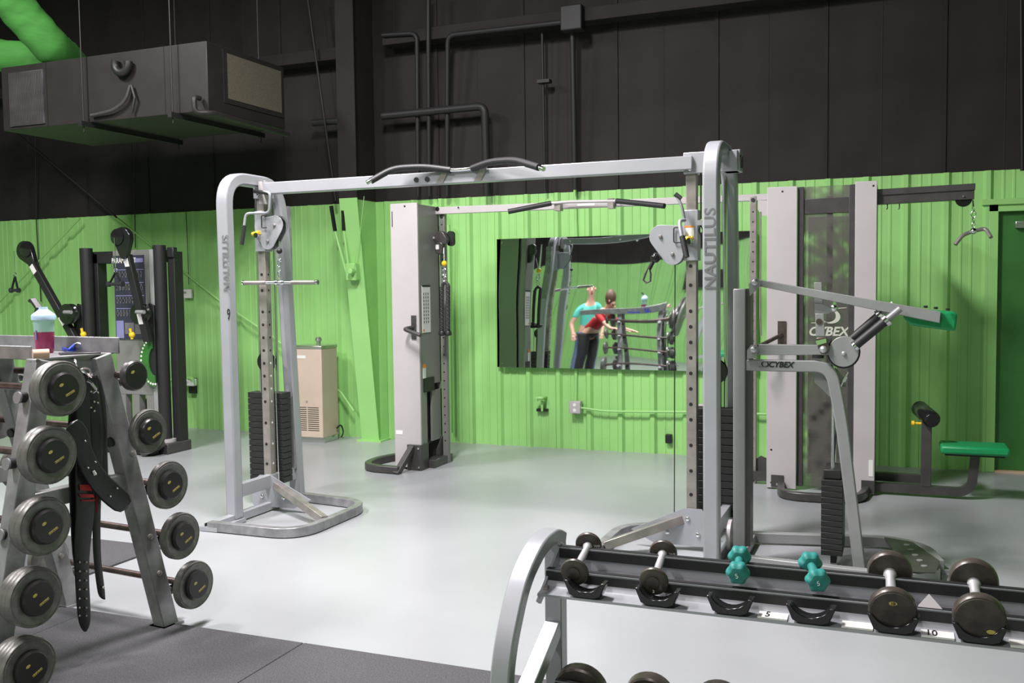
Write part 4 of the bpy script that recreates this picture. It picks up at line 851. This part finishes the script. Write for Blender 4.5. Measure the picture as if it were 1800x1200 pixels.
# ================================================================== BARBELL RACK (left foreground)
U_ = V((.995, -.096, 0)).normalized(); W_ = V((.096, .995, 0)).normalized(); O_ = V((-3.149, 3.436, 0))
def RK(u, v, z): return O_+U_*u+W_*v+V((0, 0, z))
def RP(px, py, off=0):
    d_ = ray(px, py); P0 = O_+U_*off; k = P0.dot(U_)/d_.dot(U_); return V((d_[0]*k, d_[1]*k, CH+d_[2]*k))
t = thing('barbell_rack', RK(-.33, -.42, 0), 'worn steel A frame barbell rack with a tray top in the left foreground', 'barbell rack')
for u in (0, -.67):
    R1, R0 = RK(u, -.31, 1.285), RK(u, .01, 0); L1, L0 = RK(u, -.585, 1.285), RK(u, -.865, 0)
    put('leg', B().sweep([R1, R0], .07, .085, U_), RACKS, t, bevel=.005); put('leg', B().sweep([L1, L0], .07, .085, U_), RACKS, t, bevel=.005)
    put('crossbar', B().sweep([RK(u, -.19, .72), RK(u, -.69, .72)], .05, .07, U_), RACKS, t, bevel=.004)
    bolts('leg_bolt', [RK(u+.036, -.055, .27)+V((0, 0, 0)), RK(u+.036, -.10, .45), RK(u+.036, -.02+-.16, .84)], U_, .014, NICKEL, t)
    put('head_plate', B().sweep([RK(u, -.27, 1.25), RK(u, -.63, 1.25)], .01, .07, U_), RACKS, t)
    put('foot_pad', B().sweep([RK(u, -.05, .006), RK(u, .07, .006)], .1, .012, U_), SILVER2, t)
put('tray', B().sweep([RK(.02, -.43, 1.29), RK(-1.3, -.43, 1.29)], .36, .006, W_), SILVER2, t)
put('tray_rear_lip', B().sweep(fillet([RK(.06, -.25, 1.325), RK(-1.3, -.25, 1.325)], .02), .008, .07, W_), SILVER2, t, bevel=.003)
put('tray_front_lip', B().sweep([RK(-.02, -.61, 1.315), RK(-1.3, -.61, 1.315)], .012, .055, W_), SILVER2, t, bevel=.003)
rightp = [(238, 660, .066, .02), (263, 758, .097, .022), (298, 852, .108, .024), (320, 942, .106, .03), (344, 1028, .110, .032)]
leftp = [(110, 683, .110, .065), (91, 800, .114, .055), (80, 925, .114, .075), (64, 1050, .115, .085), (52, 1174, .115, .10)]
names_r = ['top', 'second', 'middle', 'fourth', 'lowest']
def barbell(c, r, th, lab, grp, num):
    c = V(c); o = thing('barbell', c-U_*.5-V((0, 0, r)), lab, 'barbell', grp)
    put('bar', B().cyl(c-U_*1.04, c, .0155, n=16), BARST, o)
    nn = max(1, round(th/.022))
    for e, d_ in ((c, -U_), (c-U_*1.04, U_)):
        for k in range(nn):
            rr = r*(1 if k < nn-1 or nn < 3 else .93); q = e+d_*(k*th/nn)
            pr = [(r*.66, -.0), (rr*.88, -.004), (rr*.92, -.001), (rr*.97, -.003), (rr, .004), (rr, th/nn-.003), (rr*.95, th/nn)] if r > .08 else [(r*.9, -.006), (r, .002), (r, th/nn)]
            put('weight_plate', B().lathe(q, d_, [(.016, pr[0][1])]+pr+[(.016, th/nn)], 32), PLATE if r > .08 else CHAR, o)
        ca = put('end_cap', B().lathe(e, d_, [(.004, -.022), (r*.53, -.021), (r*.60, -.014), (r*.62, .004)], 28) if r > .08 else B().lathe(e, d_, [(.004, -.009), (r*.8, -.008), (r*.85, 0)], 24), CAP, o)
        if e is c:
            zz = e+U_*(.0222 if r > .08 else .0095)
            tx_, ty_ = (W_+V((0, 0, .45))).normalized(), (V((0, 0, 1))-W_*.45).normalized()
            put('number_oval', B().prism([zz+ty_*.024-tx_*.012+tx_*(.010*math.cos(k*math.pi/8))+ty_*(.006*math.sin(k*math.pi/8)) for k in range(16)], U_*.0005), GOLD, ca)
            if r > .08:
                pc = zz-ty_*.024+tx_*.008; nb = put('maker_bar', B().sweep([pc-tx_*.022, pc+tx_*.022], .0006, .009, U_), GOLD, ca)
                tk = B()
                for k in range(6):
                    q = pc+U_*.0006+tx_*(-.018+k*.0072); tk.sweep([q-ty_*.003, q+ty_*.003+tx_*(.002*((k*7) % 3-1))], .0006, .0016, U_)
                put('worn_marks', tk, CAP, ca)['kind'] = 'stuff'
            put('centre_hole', disc(zz-U_*.0006, U_, .003, .001, 8), BLKTXT, ca)
for k, (px_, py_, r, th) in enumerate(rightp):
    c = RP(px_, py_, .15); barbell(c, r, th, 'thin fixed barbell on the wall side of the rack, %s' % ['topmost and smallest', 'second from the top', 'middle one', 'fourth from the top', 'lowest'][k], 'barbells on the wall side', str(20+5*k))
    vv = (c-O_).dot(W_)
    for u in (0, -.67):
        pg = put('rest_peg', B().cyl(RK(u, vv-.09, c.z-.045), RK(u, vv+.045, c.z-.035), .021), BLK, t); put('peg_end', B().cyl(RK(u, vv+.045, c.z-.035), RK(u, vv+.055, c.z-.02), .026), RACKS, pg)
for k, (px_, py_, r, th) in enumerate(leftp):
    c = RP(px_, py_, .17); barbell(c, r, th, 'thick fixed barbell on the camera side of the rack, %s' % ['topmost', 'second from the top', 'middle one', 'fourth from the top', 'lowest'][k], 'barbells on the camera side', str(40+10*k))
    vv = (c-O_).dot(W_)
    for u in (0, -.67):
        pg = put('rest_peg', B().cyl(RK(u, vv+.09, c.z-.045), RK(u, vv-.07, c.z-.035), .021), BLK, t); put('peg_end', B().cyl(RK(u, vv-.07, c.z-.035), RK(u, vv-.078, c.z-.034), .024), RACKS, pg)
# belts
def strip(name, pairs, off, m, par, th=.008, sub=1):
    """leather strip from left/right outline pixels"""
    b = B(); n_ = len(pairs)
    for i, pr in enumerate(pairs):
        a_, c_, py_ = pr[0], pr[1], pr[2]; py2 = pr[3] if len(pr) > 3 else py_; of = off+(pr[4] if len(pr) > 4 else 0)
        A_, C_ = RP(a_, py_, of), RP(c_, py2, of); b.v += [tuple(A_), tuple(A_.lerp(C_, .5)+U_*.006), tuple(C_), tuple(C_-U_*th), tuple(A_.lerp(C_, .5)-U_*(th-.006)), tuple(A_-U_*th)]
    for i in range(n_-1):
        for k in range(6): b.f.append((i*6+k, i*6+(k+1) % 6, (i+1)*6+(k+1) % 6, (i+1)*6+k))
    b.f.append((5, 4, 3, 2, 1, 0)); q = (n_-1)*6; b.f.append(tuple(range(q, q+6)))
    o = put(name, b, m, par); 
    if sub: s_ = o.modifiers.new('s', 'SUBSURF'); s_.levels = 1; s_.render_levels = 1
    return o
def studs(pts, off, par, m=NICKEL, r=.0045): 
    for a_, c_ in pts: put('eyelet', B().lathe(RP(a_, c_, off), U_, [(r, 0), (r*.8, .003)], 8), m, par)
t1 = thing('weight_belt', RP(150, 1108, .06), 'longest black leather lifting belt hanging with its pointed end lowest', 'belt', 'lifting belts on the barbell rack')
strip('strap', [(134, 158, 648), (134, 160, 700), (134, 160, 760), (132, 165, 820), (132, 168, 870), (133, 168, 905), (131, 163, 940), (130, 158, 980), (133, 158, 1030), (136, 163, 1085), (142, 158, 1104), (149, 151, 1111)], .075, LEATHER, t1)
studs([(x, y) for y in (988, 1004, 1020, 1036, 1052, 1068, 1082) for x in (140, 152)], .083, t1)
strip('red_print', [(140, 166, 852), (141, 167, 862)], .083, REDP, t1, .002, 0); strip('red_print', [(139, 163, 868), (142, 166, 874)], .083, REDP, t1, .002, 0); strip('red_print', [(143, 168, 878), (144, 165, 881)], .083, REDP, t1, .002, 0)
strip('back_strap', [(118, 140, 700), (120, 142, 800), (122, 140, 870), (125, 142, 940), (130, 145, 1010)], .045, LEATHER, t1)
t1 = thing('weight_belt', RP(180, 1052, .04), 'narrow black lifting belt end beside the leg of the barbell rack', 'belt', 'lifting belts on the barbell rack')
strip('strap', [(155, 170, 652), (156, 178, 700), (160, 184, 760), (162, 182, 830), (163, 178, 900), (163, 178, 945), (165, 179, 990), (171, 186, 1035), (174, 186, 1050), (184, 186, 1054)], .045, LEATHER, t1)
studs([(166, 706), (172, 708), (160, 716), (166, 722), (160, 688), (168, 684), (172, 690)], .055, t1, CHROME)
put('roller_buckle', B().tube(fillet([RP(150, 668, .07), RP(160, 672, .08), RP(170, 685, .08), RP(163, 690, .08)], .02), .006, 8), CHROME, t1); strip('red_edge', [(168, 172, 860), (168, 171, 900)], .047, REDP, t1, .004, 0)
studs([(182, 1032)], .055, t1, WHITE, .006)
t1 = thing('weight_belt', RP(200, 905, .1), 'wide black lifting belt twisting out across the hanging belts', 'belt', 'lifting belts on the barbell rack')
strip('strap', [(112, 136, 752, 728), (118, 158, 775, 752), (134, 160, 800, 778), (140, 170, 828, 806), (165, 195, 868, 840), (190, 222, 890, 858), (213, 240, 908, 882)], .11, LEATHER, t1, .009)
studs([(150, 775), (168, 812), (206, 858), (194, 872), (155, 822)], .122, t1, CHROME); strip('worn_patch', [(163, 166, 828, 826), (166, 170, 836, 832)], .123, WHITE, t1, .002, 0)
t1 = thing('weight_belt', RP(185, 845, .03), 'thin black belt looped high on the belt hook by the rack leg', 'belt', 'lifting belts on the barbell rack')
strip('strap', [(163, 170, 655), (172, 182, 680), (176, 188, 720), (178, 190, 760), (176, 190, 800), (178, 192, 840), (180, 192, 846)], .03, LEATHER, t1)
t1 = thing('belt_hook', RP(135, 648, .05), 'small chrome hook under the rack tray holding the belts', 'hook')
put('hook', B().tube(fillet([RP(128, 630, .0), RP(133, 634, .05), RP(136, 648, .09), RP(150, 655, .08), RP(160, 662, .06)], .02), .006, 8), CHROME, t1)
put('ring', B().tube([RP(150+9*math.cos(k*math.pi/6), 654+7*math.sin(k*math.pi/6), .07) for k in range(12)], .004, 6, True), NICKEL, t1)
# bottle, lanyard, phone, roll
bc = RP(78, 619, -.05); bx = (bc-O_).dot(W_); bp = RK(-.06, -.52, 1.293)
bp = PZ(79, 620, 1.293)
t1 = thing('shaker_bottle', bp, 'clear blue shaker bottle of red drink on the rack tray', 'bottle')
put('drink', B().lathe(bp+V((0, 0, .004)), (0, 0, 1), [(.033, -.004), (.0375, .004), (.0415, .088)], 24), DRINK, t1)
put('cup', B().lathe(bp, (0, 0, 1), [(.041, .0925), (.0445, .15)], 24), BOTB, t1)
put('lid', B().lathe(bp+V((0, 0, .145)), (0, 0, 1), [(.049, 0), (.05, .018), (.046, .024), (.02, .045), (.018, .055)], 24), LIDB, t1)
put('flip_cap', B().sweep([bp+V((-.022, -.01, .172)), bp+V((-.012, -.01, .195)), bp+V((-.045, -.012, .232)), bp+V((-.055, -.012, .222))], .032, .014, (.4, .9, 0)), CAP, t1, bevel=.004)
put('shaker_mark', B().box(bp.x-.002, bp.x+.004, bp.y-.046, bp.y-.040, bp.z+.06, bp.z+.10), PURP, t1)
t1 = thing('lanyard', PZ(130, 615, 1.30), 'blue lanyard with clips lying on the rack tray', 'lanyard')
P_ = [PZ(98, 606, 1.31), PZ(108, 612, 1.305), PZ(120, 615, 1.303), PZ(140, 613, 1.303), PZ(158, 614, 1.303)]
put('strap', B().sweep(P_, .012, .005, (0, 0, 1)), BLUE, t1); put('strap', B().tube([P_[2], PZ(133, 603, 1.33), PZ(140, 600, 1.335), PZ(143, 612, 1.305)], .005, 8).tube([P_[3], PZ(150, 603, 1.33), PZ(156, 602, 1.33), PZ(156, 613, 1.303)], .005, 8), BLUE, t1)
put('clip', B().tube([PZ(130, 611, 1.31), PZ(131, 604, 1.33), PZ(136, 602, 1.335), PZ(142, 604, 1.33)], .003, 6), CHROME, t1)
a_, c_ = PZ(104, 622, 1.296), PZ(176, 619, 1.296)
o = put('phone', B().sweep([a_, c_], .07, .01, (0, 0, 1)) if False else B().sweep([a_, c_], .008, .075, (0, 0, 1)), CAP, bevel=.003); tag(o, 'flat black phone lying on the rack tray under the lanyard', 'phone')
a_, c_ = PZ(64, 622, 1.314), PZ(86, 621, 1.314)
t1 = thing('tape_roll', (a_+c_)/2-V((0, 0, .02)), 'small tan cork cylinder lying at the tray edge by the bottle', 'cork roll')
put('roll', B().cyl(a_-(c_-a_)*.3, c_, .0185, n=20), TAN, t1)
# ================================================================== things behind the view, seen in the mirror
def skinmesh(name, verts, edges, m, parent, root=0):
    me = bpy.data.meshes.new(name); me.from_pydata([v[:3] for v in verts], edges, [])
    o = bpy.data.objects.new(name, me); C.objects.link(o); o.parent = parent
    sk = o.modifiers.new('skin', 'SKIN'); sk.use_smooth_shade = True
    if not me.skin_vertices: me.skin_vertices.new()
    for i, v in enumerate(verts): r = v[3]; me.skin_vertices[0].data[i].radius = r if isinstance(r, tuple) else (r, r); me.skin_vertices[0].data[i].use_root = (i == root)
    s_ = o.modifiers.new('s', 'SUBSURF'); s_.levels = 1; s_.render_levels = 2; me.materials.append(m); return o
def person(loc, rz, lean, shirt, pants, hair, lab, arms, long_hair=False):
    t = thing('person', loc, lab, 'person'); t.rotation_euler = (0, 0, rz)
    s, c = math.sin(lean), math.cos(lean)
    def up(x, f_, z): return (x, f_*c-(z-.95)*s*1.0 if False else f_*c+(z-.95)*s, .95+(z-.95)*c-f_*s)
    hip = (0, 0, .95)
    V_ = [(*hip, (.15, .11)), (*up(0, .01, 1.12), (.13, .095)), (*up(0, .01, 1.32), (.16, .11)), (*up(0, 0, 1.43), (.09, .07)), (*up(0, .01, 1.50), (.052, .055)), (*up(0, .03, 1.60), (.072, .09)), (*up(0, .025, 1.70), (.07, .088))]
    E_ = [(0, 1), (1, 2), (2, 3), (3, 4), (4, 5), (5, 6)]
    for sx in (-1, 1):
        n = len(V_); V_ += [(sx*.10, 0, .86, (.085, .09)), (sx*.11, .02, .48, .055), (sx*.115, -.01, .10, .037), (sx*.12, .11, .04, (.036, .028))]; E_ += [(0, n), (n, n+1), (n+1, n+2), (n+2, n+3)]
    sh = {}
    for sx, (el, wr) in zip((-1, 1), arms):
        n = len(V_); S_ = up(sx*.185, 0, 1.40); V_ += [(*S_, .052), (*el, .038), (*wr, .026)]; E_ += [(3, n), (n, n+1), (n+1, n+2)]; sh[sx] = (S_, el, wr)
        hd_ = (V(wr)-V(el)).normalized(); pn = V(wr)+hd_*.055; V_ += [(*pn, (.035, .018))]; E_ += [(n+2, n+3)]; base = n+3
        for k in range(4):
            q = pn+V((sx*(.018*(k-1.5)), 0, 0))+hd_*(.065+.01*(k in (1, 2))); q2 = q+hd_*.02+V((0, 0, -.012)); m0 = len(V_); V_ += [(*q, .009), (*q2, .008)]; E_ += [(base, m0), (m0, m0+1)]
        m0 = len(V_); V_ += [(*(V(wr)+hd_*.05+V((-sx*.045, .01, 0))), .01)]; E_ += [(n+2, m0)]
    skinmesh('body', V_, E_, SKIN, t)
    # shirt
    SV = [(*hip, (.16, .125)), (*up(0, .01, 1.12), (.145, .11)), (*up(0, .01, 1.32), (.175, .125)), (*up(0, 0, 1.43), (.10, .08))]; SE = [(0, 1), (1, 2), (2, 3)]
    for sx in (-1, 1):
        S_, el, wr = sh[sx]; n = len(SV); md = V(S_).lerp(V(el), .6); SV += [(*S_, .064), (*md, .054)]; SE += [(3, n), (n, n+1)]
    skinmesh('shirt', SV, SE, shirt, t)
    PV = [(0, 0, .96, (.155, .12))]; PE = []
    for sx in (-1, 1): n = len(PV); PV += [(sx*.10, 0, .86, (.095, .10)), (sx*.11, .02, .48, .068), (sx*.115, -.01, .09, .055)]; PE += [(0, n), (n, n+1), (n+1, n+2)]
    skinmesh('trousers', PV, PE, pants, t)
    for sx in (-1, 1): put('shoe', B().box(sx*.12-.045, sx*.12+.045, -.07, .19, 0, .075), CAP, None, bevel=.02).parent = t
    hc = V(up(0, .0, 1.66)); b = B().ball(hc+V((0, -.012 if not long_hair else -.02, .02)), .105 if long_hair else .098, 16)
    if hair: 
        o = put('hair', b, hair, None); o.parent = t
    fw = V((0, c, -s)); 
    e_ = hc+fw*.10; put('nose', B().ball(e_+V((0, .012, -.03)), .016), SKIN, None).parent = t
    for sx in (-1, 1): put('eye', B().ball(e_+V((sx*.032, -.012, .0)), .012), BLKTXT, None).parent = t; put('ear', B().ball(hc+V((sx*.078, .01, -.02)), .02), SKIN, None).parent = t
    put('mouth', B().box(-.02, .02, e_.y-.01, e_.y+.004, e_.z-.072, e_.z-.062), REDSH, None).parent = t
person((-5.15, .75, 0), math.radians(-25), 0.05, TSHIRT, JEANS, None, 'bald person in an aqua t-shirt standing, seen in the mirror', [((-.27, .02, 1.12), (-.24, .12, .88)), ((.27, .02, 1.12), (.22, .14, .88))])
person((-4.75, 2.0, .012), math.radians(-70), .75, REDSH, DKPANT, HAIR, 'person in a red sleeveless top bending forward, seen in the mirror', [((-.24, .62, 1.02), (-.16, .86, 1.0)), ((.24, .62, 1.02), (.16, .86, 1.0))], True)
# bench press with plates behind the view
t = thing('plate_bench', (-2.9, -1.2, 0), 'weight bench with big plates on its bar, seen in the mirror', 'bench')
for x in (-3.45, -2.35): put('upright', B().box(x-.035, x+.035, -1.25, -1.18, 0, 1.15), SILVER, t, bevel=.004); put('foot', B().box(x-.04, x+.04, -1.6, -.8, 0, .06), SILVER, t, bevel=.004)
put('cross_tube', B().box(-3.45, -2.35, -1.24, -1.19, .35, .42), SILVER, t); put('backrest', B().box(-3.05, -2.75, -1.2, -.05, .42, .5), GRNPAD, t, bevel=.02); put('front_leg', B().box(-2.94, -2.86, -.2, -.13, 0, .42), SILVER, t)
put('bar', B().cyl((-4.0, -1.14, 1.1), (-1.8, -1.14, 1.1), .014), NICKEL, t)
for x in (-3.85, -3.79, -2.01, -1.95): put('weight_plate', B().lathe((x, -1.14, 1.1), (1, 0, 0), [(.03, 0), (.225, 0), (.225, .03), (.03, .04)], 32), PLATE, t)
t = thing('wall_screen', (-4.2, -4.9, 1.5), 'dark rectangular screen on the far green wall, seen in the mirror', 'screen')
put('screen', B().box(-4.7, -3.6, -4.9, -4.84, 1.45, 2.0), CAP, t, bevel=.01); put('wall_mount', B().box(-4.25, -4.05, -4.97, -4.9, 1.6, 1.85), BLK, t)
